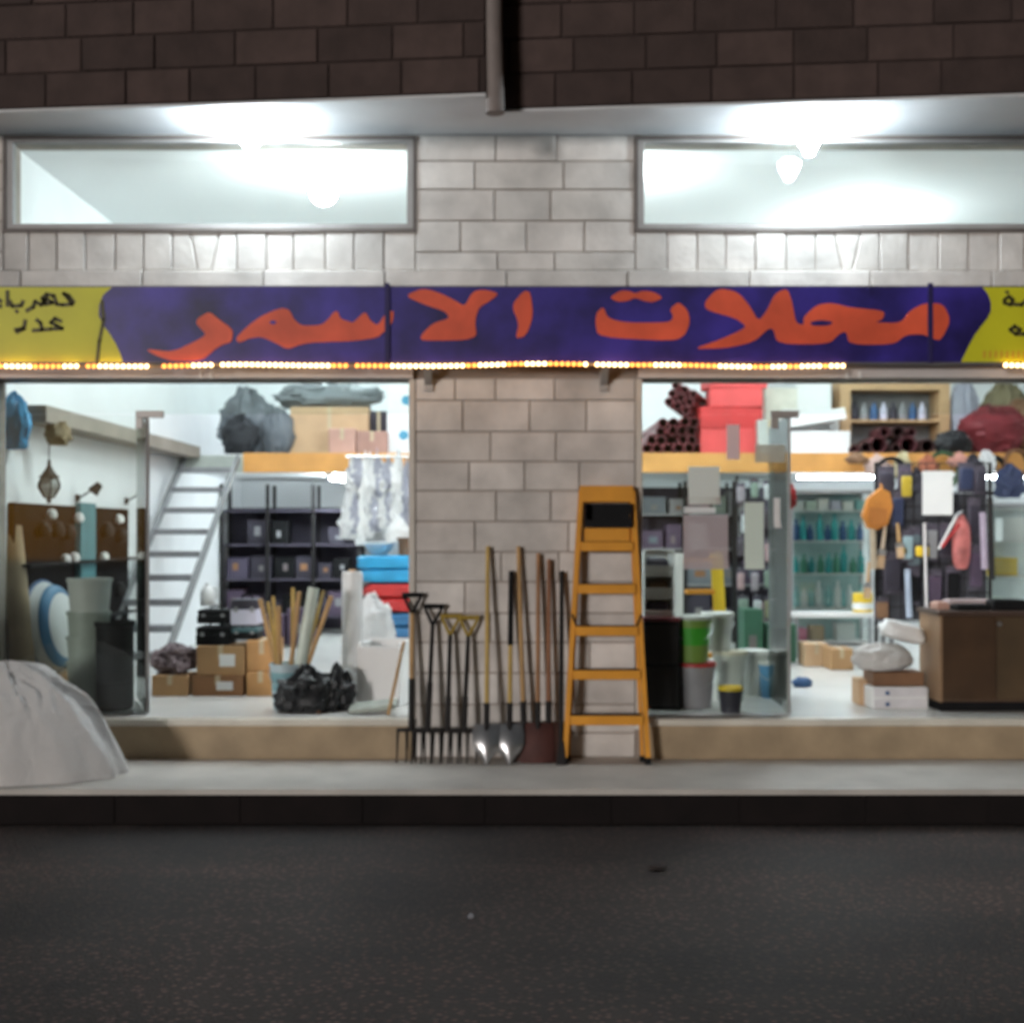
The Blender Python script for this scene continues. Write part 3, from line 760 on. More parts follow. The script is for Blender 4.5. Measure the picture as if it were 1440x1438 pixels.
def shovel(px0, py0, px1, label, m, blade, w=.11, pt=True, sleeve=None, yb=-.22, name='shovel'):
    f, h = lean(px0, py0, px1, yb); t = thing(name, label, 'shovel', f, 'long handled shovels leaning on the pillar')
    d = h - f; L = d.length; u = d.normalized()
    MB().tube(u * .36, u * L, .017, .0145).build('handle', m, t, smooth=True)
    if sleeve: MB().tube(u * (L - sleeve), u * (L + .002), .0205, .019).build('sleeve', BLACK, t, smooth=True)
    MB().tube(u * .20, u * .42, .019, .022).build('socket', IRON, t, smooth=True)
    vs = []; fs = []; nx, nz = 8, 8
    for sgn in (0, 1):
        for j in range(nz + 1):
            v = j / nz; ww = w * (1 if not pt else min(1, .12 + 1.9 * v)) * (1 - .12 * max(0, v - .8) * 5)
            for i in range(nx + 1):
                s = i / nx * 2 - 1
                vs.append(u * (v * .27 + .004) + Vector((s * ww, -.035 + .03 * s * s + .035 * v - .028 * math.sin(v * 3.1) + sgn * .004, 0)))
    n1 = (nx + 1) * (nz + 1)
    for sgn in (0, 1):
        for j in range(nz):
            for i in range(nx):
                q = (j * (nx + 1) + i, j * (nx + 1) + i + 1, (j + 1) * (nx + 1) + i + 1, (j + 1) * (nx + 1) + i)
                fs.append(tuple(k_ + sgn * n1 for k_ in (q if sgn == 0 else q[::-1])))
    MB().add(vs, fs).build('blade', blade, t, smooth=True)
YWOOD = M('yellow wood', (.50, .34, .10), .55, .15, 4)
shovel(686, 768, 684, 'shovel with tall yellow wooden handle and shiny steel blade', YWOOD, STEEL, .10, True, None, -.26)
shovel(719, 803, 716, 'shovel with black sleeve on its handle and shiny steel blade', YWOOD, STEEL, .10, True, .52, -.25)
shovel(729, 768, 738, 'shovel with tall pale wooden handle and dark blade behind the steel shovels', WOOD, M('rusty steel', (.07, .032, .024), .7, .3, 6), .11, False, None, -.17)
shovel(757, 778, 756, 'square mouthed shovel with brown handle and rusty red blade', M('brown handle wood', (.33, .17, .08), .6, .2, 4), M('rusty red steel', (.075, .025, .02), .7, .3, 6), .115, False, None, -.20)
shovel(772, 786, 771, 'square mouthed shovel with darker red brown handle near the digging bar', M('red brown wood', (.27, .12, .06), .6, .2, 4), M('rusty steel', (.07, .032, .024), .7, .3, 6), .11, False, None, -.16)
f, h = lean(790, 803, 789, -.27, -.05)
t = thing('digging_bar', 'straight black iron digging bar standing beside the yellow ladder', 'digging bar', f)
u = (h - f).normalized(); L = (h - f).length
MB().tube(u * .16, u * L, .017, .017, 8).build('shaft', IRON, t, smooth=True)
MB().add([(-.035, -.004, 0), (.035, -.004, 0), (.035, .004, 0), (-.035, .004, 0)] + [tuple(u * .165 + Vector(q)) for q in ((-.016, -.016, 0), (.016, -.016, 0), (.016, .016, 0), (-.016, .016, 0))],
         [(3, 2, 1, 0), (4, 5, 6, 7), (0, 1, 5, 4), (1, 2, 6, 5), (2, 3, 7, 6), (3, 0, 4, 7)]).build('chisel_tip', IRON, t)
rod((X(546, .12), .12, .287), (X(568, .04), .04, Z(902, .04)), .012, 'wooden_stick', 'thin wooden stick leaning at the doorway edge in front of the white foam crate', 'stick', WOOD)

# ================================================================== shop by the aluminium stair
# stair
def stair():
    pr0, pr1 = Vector((-3.12, 2.05, ZF)), Vector((-3.06, 4.93, 2.43))
    t = thing('aluminium_stair', 'steep open aluminium stair climbing to the mezzanine', 'stair', pr0)
    off = Vector((-.60, 0, 0)); d = pr1 - pr0
    for o in (Vector((0, 0, 0)), off): MB().bar(o, o + d, .04, .08).build('stringer', M('stair grey', (.22, .225, .23), .55), t)
    n = 9
    for k in range(1, n + 1):
        c = d * (k / (n + .6)) + off / 2
        tr = MB().box(c, (.555, .20, .02)); tr.box(c + Vector((0, -.095, -.025)), (.555, .012, .05)); tr.build('tread', M('stair tread', (.24, .24, .25), .6), t)
stair()
# things on the left wall
t = thing('wall_lantern', 'dark metal lantern with glass sides hanging from the wall beam', 'lantern', (X(69, .55), .55, Z(708, .55)))
q = .052
MB().lathe([(.0, 0), (.02, .012), (.012, .03), (.035, .045)], (0, 0, 0), 8).build('bottom_finial', IRON, t, smooth=True)
MB().lathe([(.035, .046), (.078, .12), (.078, .15), (.055, .20)], (0, 0, 0), 6).build('glass_body', film('frosted lantern glass', (.55, .58, .56), .5, .3), t)
cage = MB()
for k in range(6):
    a = math.pi * 2 * k / 6; c_, s_ = math.cos(a), math.sin(a)
    cage.path([Vector((.037 * c_, .037 * s_, .046)), Vector((.081 * c_, .081 * s_, .12)), Vector((.081 * c_, .081 * s_, .15)), Vector((.058 * c_, .058 * s_, .202))], .006, 6)
cage.build('cage', IRON, t)
MB().lathe([(.085, .20), (.06, .215), (.03, .26), (.014, .29), (.012, .33), (0, .335)], (0, 0, 0), 8).build('cap', IRON, t, smooth=True)
MB().tube((0, 0, .33), (0, 0, 2.43 - Z(708, .55)), .004, n=6).build('wire', IRON, t)
tag(MB().blob((0, 0, .08), .10, .06, .10, .3, 2.5, 4, 24, 16).build('hanging_ornament', M('brown straw', (.30, .24, .15), .8, .3, 8), None, (X(82, .75), .75, 2.27), True),
    'small brown straw ornament hanging under the wall beam above the lantern', 'ornament')
bag(20, 553, 632, .40, 44, 'bright blue plastic bag hanging at the end of the wall beam', BLUE, tip=.03, seed=5, dep=.07, amp=.2)
t = thing('lamp_board', 'black display board of wall lamps mounted on the side wall', 'display board', (-3.748, .4, .72))
MB().span((0, 0, -.25), (.05, 1.7, 1.10), .006).span((0, 1.74, -.43), (.06, 2.65, 1.10), .006).build('board', M('black board', (.011, .009, .010), .9, .3, 3, spec=.05), t)
for zz in (.12, .62): MB().span((.051, 0.02, zz), (.16, 2.6, zz + .02)).build('ledge', BLACK, t)
MB().span((.052, 1.25, .15), (.10, 1.62, 1.13)).build('teal_strip', TEAL, t)
for (yy, zz) in ((.55, 1.02), (.85, .66), (1.05, .67), (1.15, 1.0), (1.78, .66), (2.2, 1.0)):
    MB().lathe([(.0, -.045), (.036, -.03), (.042, 0), (.028, .035), (0, .045)], (.12, yy, zz), 14).build('lamp_globe', WHITE, t, smooth=True)
for k, (yy, zz) in enumerate(((.42, .90), (.7, .9), (.95, .88), (1.9, .9), (2.3, .85), (.6, .35), (.95, .32), (1.85, .33), (2.25, .35))):
    MB().lathe([(.05, -.06), (.062, 0), (.03, .06), (.0, .07)], (.11, yy, zz), 10).build('dark_lamp', IRON, t, smooth=True)
for px, py, lab in ((140, 692, 'small black wall spotlight above the lamp board'), (205, 697, 'small black wall spotlight near the stair')):
    Yw = 3.55 * F / (720 - px) - D
    t = thing('wall_spotlight', lab, 'spotlight', (-3.748, Yw, Z(py, Yw) - .05), 'wall spotlights')
    MB().span((0, -.03, -.03), (.02, .03, .03)).build('base', IRON, t); MB().tube((.02, 0, 0), (.16, -.02, .08), .008).build('arm', IRON, t)
    MB().tube((.15, -.03, .05), (.20, .0, .12), .05, .03, 12).build('head', IRON, t, smooth=True)
tag(MB().tube((0, 0, 0), (.0, .8, .05), .012).build('ceiling_cable', GREY, None, (X(205, 3.2), 3.2, Z(547, 3.2))), 'short grey conduit high on the white side wall', 'conduit') if False else None
# leaning roll, tub, buckets, bin
o = MB().tube((0, 0, 0), (-.16, .12, 1.36), .10, .075, 18)
tag(o.build('matting_roll', TAN, None, (X(36, .35), .36, ZF + .003), True), 'tall tan roll of matting leaning in the corner by the glass', 'roll')
carton((38, 948, 100, 998, ), .55, .40, 'low plain carton under the round white and blue tub', CARTON, base=ZF, name='cardboard_box')
Mt = Matrix.Rotation(R(86), 4, 'Z') @ Matrix.Rotation(R(82), 4, 'X')
t = thing('round_tub', 'round white tub with blue rims standing on edge against the side wall', 'tub', (X(70, .75), .76, Z(948, .75)))
MB().lathe([(0, .10), (.24, .10), (.30, .06), (.345, -.02), (.36, -.02), (.31, .075), (.25, .115), (0, .115)], (0, 0, .365), 36, Mt).build('body', WHITE, t, smooth=True)
MB().lathe([(.335, -.035), (.372, -.035), (.376, -.018), (.36, -.008)], (0, 0, .365), 36, Mt).build('rim', DBLUE, t, smooth=True)
MB().lathe([(.262, .113), (.314, .082), (.322, .062)], (0, 0, .366), 36, Mt).build('blue_stripe', M('tub blue', (.05, .20, .38), .4), t, smooth=True)
x_, Y_ = X(120, .42), .46
zz = ZF
for k, (lab, m_) in enumerate((('grey green bucket at the bottom of the nested stack by the black bin', GGREY), ('grey green bucket in the middle of the nested stack by the black bin', GGREY),
                               ('grey green bucket under the pale one in the nested stack', GGREY), ('pale grey bucket on top of the nested stack by the black bin', PGREY))):
    bucket(x_ + (.006 * k), Y_, zz + .185 * k + (.06 if k == 3 else 0), .145 + .004 * k, .36, lab, m_, None, 'nested buckets by the black bin', False)
t = thing('black_bin', 'tall black plastic bin standing inside the glass by the door leaf', 'bin', (X(160, .40), .42, ZF))
MB().lathe([(.115, .001), (.135, .02), (.138, .62), (.15, .625), (.15, .66), (.128, .66), (.12, .03), (0, .03)], (0, 0, 0), 24).build('body', BLACK, t, smooth=True)
for zz in (.2, .42): MB().lathe([(.137, zz), (.143, zz + .01), (.137, zz + .02)], (0, 0, 0), 24).build('rib', BLACK, t, smooth=True)
# cartons and tool cases behind the stair
Yc = 1.15
c1, z1 = carton((213, 950, 264, 980), Yc, .35, 'small carton at the foot of the aluminium stair', CARTON, ZF)
c2, z2 = carton((270, 950, 342, 980), Yc, .38, 'dark brown carton with white sticker in the bottom row of boxes', CARTON3, ZF, True)
c3, z3 = carton((346, 944, 386, 980), Yc, .36, 'orange brown carton beside the dark one in the bottom row', M('orange cardboard', (.50, .27, .11), .85), ZF)
c4, z4 = carton((276, 908, 344, 950), Yc + .02, .36, 'carton with white sticker on the dark brown carton', CARTON, z2 + .002, True)
c5, z5 = carton((347, 900, 388, 944), Yc + .02, .33, 'orange brown upper carton beside the tool cases', M('orange cardboard', (.50, .27, .11), .85), z3 + .002)
bag(246, 908, 950, Yc + .2, 60, 'grey mauve sack lying on the small carton by the stair', M('mauve sacking', (.22, .17, .18), .85, .2, 6), base=z1 + .002, seed=9, dep=.15, amp=.35, pw=.8)
def case(p, Y, dep, label, m, base, top=None):
    x, w, z, h = rect(*p, Y, base); t = thing('tool_case', label, 'tool case', (x, Y + dep / 2, z), 'tool cases on the cartons')
    MB().span((-w / 2, -dep / 2, .001), (w / 2, dep / 2, h * .56), .008).build('body', m, t)
    MB().span((-w / 2 * .98, -dep / 2 * .98, h * .575), (w / 2 * .98, dep / 2 * .98, h * .93), .008).build('lid', top or m, t)
    MB().path([Vector((-w * .2, -.0, h * .92)), Vector((-w * .18, 0, h + .015)), Vector((w * .18, 0, h + .015)), Vector((w * .2, 0, h * .92))], .008, 6).build('handle', BLACK, t)
    for s in (-1, 1): MB().span((s * w * .3 - .015, -dep / 2 - .004, h * .48), (s * w * .3 + .015, -dep / 2 - .0005, h * .66)).build('latch', GREY, t)
    return z + h
za = case((275, 880, 322, 908), Yc + .05, .28, 'black tool case at the bottom of the stack by the stair', BLACK, z4 + .002)
zb = case((325, 882, 362, 908), Yc + .05, .26, 'narrow black tool case with teal lid on the cartons', BLACK, max(z4, z5) + .002, M('dark teal plastic', (.04, .10, .11), .4))
case((277, 856, 322, 880), Yc + .06, .26, 'black tool case on top of another beside the lilac case', BLACK, za + .017)
case((302, 834, 358, 860), Yc + .06, .26, 'pale lilac tool case above the narrow black one', LILAC, zb + .05) if False else case((324, 840, 362, 882), Yc + .06, .25, 'pale lilac tool case above the narrow black one', LILAC, zb + .017, DARK)
t = thing('white_jug', 'white plastic jug standing on the black tool cases', 'jug', (X(290, Yc + .15), Yc + .2, Z(856, Yc + .06) + .018))
MB().lathe([(.055, .001), (.06, .02), (.06, .12), (.03, .16), (.02, .165), (.02, .185), (0, .186)], (0, 0, 0), 16).build('body', WHITE, t, smooth=True)
MB().path([Vector((.03, 0, .155)), Vector((.075, 0, .14)), Vector((.075, 0, .07)), Vector((.058, 0, .06))], .008, 6).build('handle', WHITE, t)
# stick bucket
xb, Yb = X(403, .45), .47
bucket(xb, Yb, ZF, .125, .34, 'pale blue bucket holding wooden broom sticks', M('pale blue plastic', (.42, .52, .56), .5), None, None, True, M('teal print', (.20, .38, .42), .5))
for k, (px, py, dx, dy) in enumerate([(366, 842, -.03, .05), (377, 846, -.01, -.04), (392, 852, -.05, -.05), (412, 826, .03, .05), (421, 832, .0, -.02), (455, 830, .05, .04), (466, 838, .06, -.01), (384, 838, -.04, .02)]):
    q = Vector((X(px, Yb + dy * 2), Yb + dy * 2, Z(py, Yb + dy * 2)))
    rod((xb + dx * .9, Yb + dy * .9, ZF + .03), q, .014 if k % 2 else .018, 'broom_stick', '%s %s wooden stick standing in the pale blue bucket' % ('thin' if k % 2 else 'thick', adj([WOOD, YWOOD, WOOD, YWOOD][k % 4])), 'stick', [WOOD, YWOOD, WOOD, YWOOD][k % 4], 'sticks in the pale blue bucket')
rod((xb + .055, Yb - .055, ZF + .03), (X(441, Yb), Yb, Z(826, Yb)), .045, 'film_roll', 'pale green plastic roll standing in the bucket of sticks', 'roll', M('pale green film', (.55, .62, .55), .4), None, 16)
bag(430, 940, 1002, .33, 76, 'black plastic bag slumped in front of the bucket of sticks', FILMB, base=ZF, seed=17, dep=.14, amp=.34, pw=.75, tip=.04)
bag(476, 938, 1000, .42, 46, 'black plastic bag beside the tall white roll', FILMB, base=ZF, seed=23, dep=.15, amp=.34, pw=.75, tip=.05)
rod((X(449, .20), .2, ZF + .003), (X(424, .42), .42, Z(935, .42)), .012, 'wooden_stick', 'short brown stick lying against the slumped black bag', 'stick', BRWOOD)
x_, Y_ = X(493, .85), .95
t = thing('stretch_film_roll', 'tall white roll of plastic film standing on its end', 'roll', (x_, Y_, ZF))
MB().lathe([(.082, .001), (.083, .02), (.083, Z(806, .85) - ZF - .02), (.078, Z(804, .85) - ZF), (.03, Z(804, .85) - ZF), (.03, Z(804, .85) - ZF - .02), (0, Z(804, .85) - ZF - .02)], (0, 0, 0), 24).build('film', FILMS, t, smooth=True)
MB().lathe([(.028, Z(815, .85) - ZF), (.028, Z(801, .85) - ZF), (.02, Z(801, .85) - ZF), (.02, Z(815, .85) - ZF)], (0, 0, 0), 16).build('core', CARTON2, t, smooth=True)
bag(524, 838, 975, 1.45, 66, 'tall translucent white plastic bag behind the foam crate', FILMS, base=ZF, seed=15, dep=.16, pw=.8, tip=.05)
x, w, z, h = rect(506, 902, 568, 990, .55, ZF)
t = thing('foam_crate', 'open white foam crate standing at the doorway edge', 'crate', (x, .72, ZF), None, (0, 0, R(-10)))
tk = .025
FOAM = film('white foam', (.93, .92, .91), .3, 0, .5, .1); MB().span((-w / 2, -.17, .001), (w / 2, -.17 + tk, h * .92)).build('front_side', FOAM, t); MB().span((-w / 2, .17 - tk, .001), (w / 2, .17, h)).build('rear_side', FOAM, t)
MB().span((-w / 2, -.17 + tk + .001, .001), (-w / 2 + tk, .17 - tk - .001, h * .97)).build('end_side', WHITE, t); MB().span((w / 2 - tk, -.17 + tk + .001, .001), (w / 2, .17 - tk - .001, h * .97)).build('end_side', WHITE, t)
MB().span((-w / 2 + tk, -.17 + tk, .002), (w / 2 - tk, .17 - tk, .02)).build('bottom', WHITE, t)
o = MB().span((-.17, -.12, 0), (.17, .12, .035), .006)
tag(o.build('flat_tray', GGREY, None, (X(524, .22), .28, ZF + .03), rot=(R(4), R(-6), 0)), 'flat grey green tray on the floor before the foam crate', 'tray')
# folded tarpaulin bales behind the pillar edge
Yt = 3.0; zb_ = ZF
for k, (top, lab, m_, xa) in enumerate(((925, 'dark folded tarpaulin bale at the bottom of the coloured stack', DARKP, 500), (900, 'narrow red folded bale low in the coloured stack', RED, 530), (862, 'dark blue folded bale under the red one', M('mid blue plastic', (.03, .14, .30), .45), 522),
                                      (820, 'red folded tarpaulin bale in the coloured stack', RED, 508), (781, 'bright blue folded tarpaulin on top of the coloured stack', BLUE, 498))):
    zt = Z(top, Yt); x0, x1 = X(xa, Yt), X(xa, Yt) + .85
    t = thing('tarpaulin_bale', lab, 'tarpaulin', ((x0 + x1) / 2, Yt + .3, zb_ + .001), 'folded tarpaulins in a stack')
    h = zt - zb_ - .004
    for j in range(2):
        MB().soft((0, 0, h * (j + .5) / 2), ((x1 - x0) - .03 * (j % 2), .55, h / 2 - .002), .32, .12, k * 3 + j).build('fold', m_, t, smooth=True)
    zb_ = zt
t = thing('bowl', 'white enamel bowl standing on the bright blue tarpaulin', 'bowl', (X(532, 3.2), 3.3, zb_ + .001))
MB().lathe([(.06, 0), (.08, .01), (.17, .11), (.185, .12), (.175, .125), (.07, .02), (0, .02)], (0, 0, 0), 24).build('body', WHITE, t, smooth=True)
t = thing('basket', 'dark wicker basket of small goods on the bright blue tarpaulin', 'basket', (X(528, 3.2) + .32, 3.3, zb_ + .001))
MB().lathe([(.10, 0), (.14, .16), (.15, .17), (.13, .165), (.09, .02), (0, .02)], (0, 0, 0), 18).build('body', BRWOOD, t, smooth=True)
# rail of hanging plastic bags
rail = MB().tube((0, 0, 0), (1.7, 0, 0), .012)
t = thing('hanging_rail', 'thin steel rail hung below the mezzanine for plastic bags', 'rail', (X(486, 3.6), 3.6, 2.36))
rail.build('bar', STEEL, t)
for s in (.05, 1.6): MB().tube((s, 0, 0), (s, 1.41, -.04), .008).build('stay', STEEL, t)
for k in range(20):
    px = 491 + 8.6 * (k % 10) + random.uniform(-3, 3); row = k // 10
    m_ = [FILMS, FILML, WHITE, FILMS, FILML][k % 5]
    zt = 2.345 - row * .36 - random.uniform(0, .08); hh = random.uniform(.3, .5)
    o = MB().blob((0, 0, -hh * .55), random.uniform(.05, .09), .045, hh * .42, .5, 2.6, 20 + k, 24, 18, tip=hh * .2)
    tag(o.build('hanging_bag', m_, None, (X(px, 3.6) + .02, 3.6 + .02 - row * .1, zt), True), '%s %s plastic bag hanging from the rail by the pillar, %s row' % ('tall' if hh > .4 else 'short', adj(m_), ['upper', 'lower'][row]), 'bag', 'hanging plastic bags')
t = thing('hanging_net', 'dark net of goods hanging below the white plastic bags', 'net bag', (X(545, 3.7), 3.75, 1.62))
MB().blob((0, 0, .15), .26, .10, .15, .25, 2, 40, 24, 14).build('body', FILMG, t, smooth=True); MB().tube((0, 0, .28), (0, -.05, .73), .006).build('cord', BLACK, t)
bag(560, 725, 775, 3.3, 36, 'white plastic bag hung low against the pillar edge', FILMS, seed=44, dep=.08, tip=.04)
# racks under the mezzanine
def rack(px0, px1, Y, label, shelves, dep=.45, posts=3, m=None, back=0):
    x0, x1 = X(px0, Y), X(px1, Y)
    t = thing('shelf_rack', label, 'shelf rack', (x0, Y, ZF), 'metal racks under the mezzanine')
    m = m or GREY
    for k in range(posts):
        for yy in (0, dep): MB().span(((x1 - x0) * k / (posts - 1) - .02, yy - .02, 0.001), ((x1 - x0) * k / (posts - 1) + .02, yy + .02, 1.93)).build('post', IRON, t)
    if back: MB().span((.021, dep - .012, .05), (x1 - x0 - .021, dep - .002, back - ZF)).build('back_panel', M('dark rack back', (.035, .03, .045), .7), t)
    for z in shelves: MB().span((.021, .021, z - ZF), (x1 - x0 - .021, dep - .021, z - ZF + .025)).build('shelf', m, t)
    return x0, x1
SH = (.5, .98, 1.42, 1.86)
def fill(x0, x1, Y, shelves, mats, label, group, hmax=.36, skip=0, name='stock_box'):
    for si, z in enumerate(shelves):
        x = x0 + .05
        while x < x1 - .25:
            w = random.uniform(.16, .34); h = random.uniform(.14, hmax)
            if random.random() > skip:
                o = MB().span((-w / 2, 0, 0), (w / 2, .32, h), .006)
                mm = random.choice(mats); o = tag(o.build(name, mm, None, (x + w / 2, Y + random.uniform(.03, .08), z + .0262)), adj(mm) + ' ' + label, 'box', group)
                lw, lh = w * random.uniform(.2, .42), h * random.uniform(.18, .4); lx_ = random.uniform(-.1, .1) * w; lz = h * random.uniform(.3, .6)
                MB().span((lx_ - lw / 2, -.003, lz - lh / 2), (lx_ + lw / 2, -.001, lz + lh / 2)).build('printed_label', random.choice([M('dusty label', (.16, .13, .13), .7), GREY, M('muted label', (.20, .19, .18), .7), M('slate label', (.10, .13, .15), .7), CARTON3]), o)
            x += w + random.uniform(.015, .05)
a, b = rack(312, 505, 6.9, 'dark metal shelf rack below the mezzanine behind the stair', SH, .45, 4, M('dark rack shelf', (.07, .06, .085), .6), 1.92)
fill(a, b, 6.9, SH[:3], [DARK, DARK, DARKP, BLACK, M('dark lilac box', (.075, .062, .10), .6)], 'stock box on the rack behind the stair', 'dark boxes on the rack behind the stair', .34, .12)
bag(328, 745, 772, 5.6, 55, 'black bundle hanging on the stair side of the dark rack', FILMB, seed=50, dep=.15) if False else None
# low stock behind the stair rack
fill(X(318, 5.3), X(470, 5.3), 5.25, (ZF,), [DARK, DARKP, BLACK, GREY], 'stock box on the floor below the dark rack', 'dark boxes on the floor below the rack', .55)
fill(X(320, 5.3), X(470, 5.3), 5.3, (ZF + .56,), [DARK, DARKP, BLACK], 'dark stock box on the floor boxes below the rack', 'dark boxes stacked on floor boxes', .01) if False else None

# mezzanine goods, stair shop side
zm = ZM1 + .001
bag(352, 548, 636, 5.5, 88, 'dark grey plastic bag at the stair end of the mezzanine', FILMG, base=zm, seed=61, dep=.25, amp=.22, tip=.08)
bag(338, 585, 636, 5.25, 52, 'black plastic bag lying in front of the dark grey bag on the mezzanine', M('black sack', (.02, .022, .026), .7, .3, 6), base=zm, seed=62, dep=.15, amp=.22)
bag(392, 575, 636, 5.35, 45, 'grey green plastic bag between the dark bag and the big carton', FILMG, base=zm, seed=63, dep=.16)
cb, zt_ = carton((408, 572, 518, 636), 5.35, .6, 'large pale carton on the mezzanine under grey plastic sheeting', CARTON2, zm)
carton((462, 602, 500, 636), 5.12, .2, 'small pinkish carton in front of the large pale carton', PINKC, zm)
carton((502, 606, 544, 636), 5.14, .3, 'pinkish brown carton beside the large pale carton', M('dusky carton', (.38, .22, .18), .8), zm)
carton((519, 578, 546, 606), 5.5, .3, 'dark carton behind the pinkish ones', DARK, zm)
bag(462, 538, 573, 5.65, 150, 'grey plastic sheeting bundled over the large pale carton', film('mid grey film', (.30, .33, .35), .25, .08), base=zt_ + .002, seed=65, dep=.28, amp=.25)
t, zq = carton((544, 520, 640, 636), 5.3, .35, 'tall white box with blue marks on the mezzanine by the pillar edge', WHITE, zm, tape=False)
hh = zq - zm
for (dx, dz) in ((-.20, .22), (-.17, .62)):
    MB().tube((dx, -.1765, dz), (dx, -.1775, dz), .055, n=16).build('blue_mark', M('blue print', (.08, .30, .45), .5), t)

# ================================================================== mezzanine goods, counter shop side
def hollow(p, q, r, label, m, group, name='plastic_pipe', cat='pipe'):
    p, q = Vector(p), Vector(q); d = q - p; L = d.length
    rot = d.to_track_quat('Z', 'Y').to_matrix().to_4x4()
    o = MB().lathe([(r * .84, .25), (r * .84, 0), (r, 0), (r, L), (r * .84, L), (r * .84, L - .05), (0, L - .05)], (0, 0, 0), 14, rot)
    o.lathe([(0, .25), (r * .84, .25)], (0, 0, 0), 14, rot)
    return tag(o.build(name, m, None, p, True), label, cat, group)
r_ = .058
for j, (nrow, sh) in enumerate(((6, 0), (5, .5), (4, 1.5), (4, 1.7), (3, 1.6), (2, 1.4))):
    for i in range(nrow):
        if j >= 4: continue
        x = X(908, 5.2) + (i + sh) * 2 * r_ + r_ * .2
        hollow((x, 5.06 + random.uniform(0, .25), zm + r_ + j * r_ * 1.74), (x, 7.2, zm + r_ + j * r_ * 1.74), r_, 'maroon plastic pipe lying in the heap on the mezzanine', MAROON, 'maroon pipes on the mezzanine')
for i in range(9):   # bundle that leans over the heap
    u_, v_ = i % 3, i // 3
    p = Vector((X(936, 5.5) + u_ * .1 + v_ * .05, 5.25 + .06 * v_, zm + .60 + .10 * v_ - .05 * u_))
    hollow(p, p + Vector((.55, 1.3, -.14)), .05, 'maroon plastic pipe leaning across the pipe heap', MAROON, 'leaning maroon pipes')
zr = zm
for k, (p, lab, rz) in enumerate((((985, 603, 1068, 636), 'red carton at the bottom of the red stack on the mezzanine', 0), ((983, 572, 1072, 603), 'red carton second from the bottom of the red stack', .04), ((1000, 545, 1074, 572), 'red carton with overhanging edge near the top of the red stack', -.06), ((996, 522, 1078, 545), 'topmost red carton on the mezzanine stack', .05))):
    x, w, z, h = rect(*p, 5.2, zr)
    _, zr = carton(p, 5.2, .5, lab, RED2 if k != 1 else RED, zr + .001, False, rz, False)
def slab(p, Y, ang, label, m=WHITE, t=.07, base=None, dep=.5):
    x, w, z, h = rect(*p, Y, base)
    o = MB().box((0, 0, 0), (w, dep, t), Matrix.Rotation(ang, 3, 'Y'), .004)
    return tag(o.build('foam_board', m, None, (x, Y + dep / 2, z + h / 2)), label, 'foam board', 'white boards on the mezzanine')
carton((1078, 606, 1196, 636), 5.15, .5, 'long low white box under the foam boards', WHITE, zm, tape=False)
slab((1100, 575, 1190, 600), 5.12, R(-9), 'thick white foam board tilted on the long white box', WHITE, .13, None)
carton((1066, 590, 1098, 636), 5.08, .2, 'small grey white lamp carton beside the red stack', PGREY, zm, name='cardboard_box')
carton((1070, 545, 1122, 575), 5.75, .4, 'cream carton behind the foam board', M('cream card', (.72, .70, .60), .8), Z(606, 5.15) + .09, rz=.2, tape=False)
carton((1126, 540, 1172, 576), 5.75, .4, 'white carton behind the foam board by the wooden cabinet', PAPER, Z(606, 5.15) + .09, rz=-.2, tape=False)
carton((1066, 575, 1180, 636), 5.75, .45, 'wide white carton standing behind the foam boards', WHITE, zm, tape=False)
# wooden cabinet with goods
x0, x1 = X(1182, 5.7), X(1336, 5.7); zt = Z(534, 5.7)
t = thing('wooden_cabinet', 'open pale wooden cabinet of dark bottles on the mezzanine', 'cabinet', (x0, 5.7, zm))
hc = zt - zm; w = x1 - x0
for a, b in (((0, 0, 0), (.12, .4, hc)), ((w - .12, 0, 0), (w, .4, hc)), ((.121, 0, hc - .12), (w - .121, .4, hc)), ((.121, .001, 0), (w - .121, .4, .06)), ((.121, .001, hc * .45), (w - .121, .4, hc * .45 + .03))): MB().span(a, b).build('frame_board', M('cabinet wood', (.50, .32, .17), .6, .15, 4), t)
MB().span((.121, .36, .061), (w - .121, .398, hc - .121)).build('back_panel', GREY, t)
for k in range(8):
    o = MB().lathe([(.04, 0), (.045, .02), (.045, .13), (.018, .18), (.018, .21), (0, .212)], (0, 0, 0), 12)
    tag(o.build('dark_bottle', [DARK, GREY, DBLUE, LILAC][k % 4], None, (x0 + .2 + k * .115, 5.82, zm + hc * .45 + .031), True), '%s bottle standing in the wooden cabinet' % ['charcoal', 'grey', 'dark blue', 'pale lilac'][k % 4], 'bottle', 'bottles in the wooden cabinet')
carton((1258, 573, 1302, 590), 5.75, .25, 'flat white carton lying in the wooden cabinet', PAPER, None, tape=False) if False else None
for k, (px, py, rr) in enumerate(((1200, 622, .045), (1218, 624, .065), (1236, 625, .10), (1262, 628, .055), (1280, 624, .10), (1308, 624, .085), (1248, 603, .06), (1268, 602, .07), (1288, 600, .05))):
    zc = (zm + rr) if k < 6 else zm + .25
    hollow((X(px, 5.1), 5.08 + .02 * k, zc), (X(px, 5.1), 5.62, zc), rr, '%s %s tube lying end on before the wooden cabinet' % ('wide' if rr > .08 else ('narrow' if rr < .06 else 'middling'), 'dark brown' if k % 2 else 'maroon'), M('dark brown tube', (.05, .02, .02), .5, .3, 5) if k % 2 else M('maroon tube', (.09, .025, .03), .45), 'dark rolled tubes on the mezzanine', 'rolled_tube', 'tube')
bag(1356, 532, 600, 5.8, 40, 'bluish white bag standing between the wooden cabinet and the dark red bags', FILML, base=zm, seed=70, dep=.15)
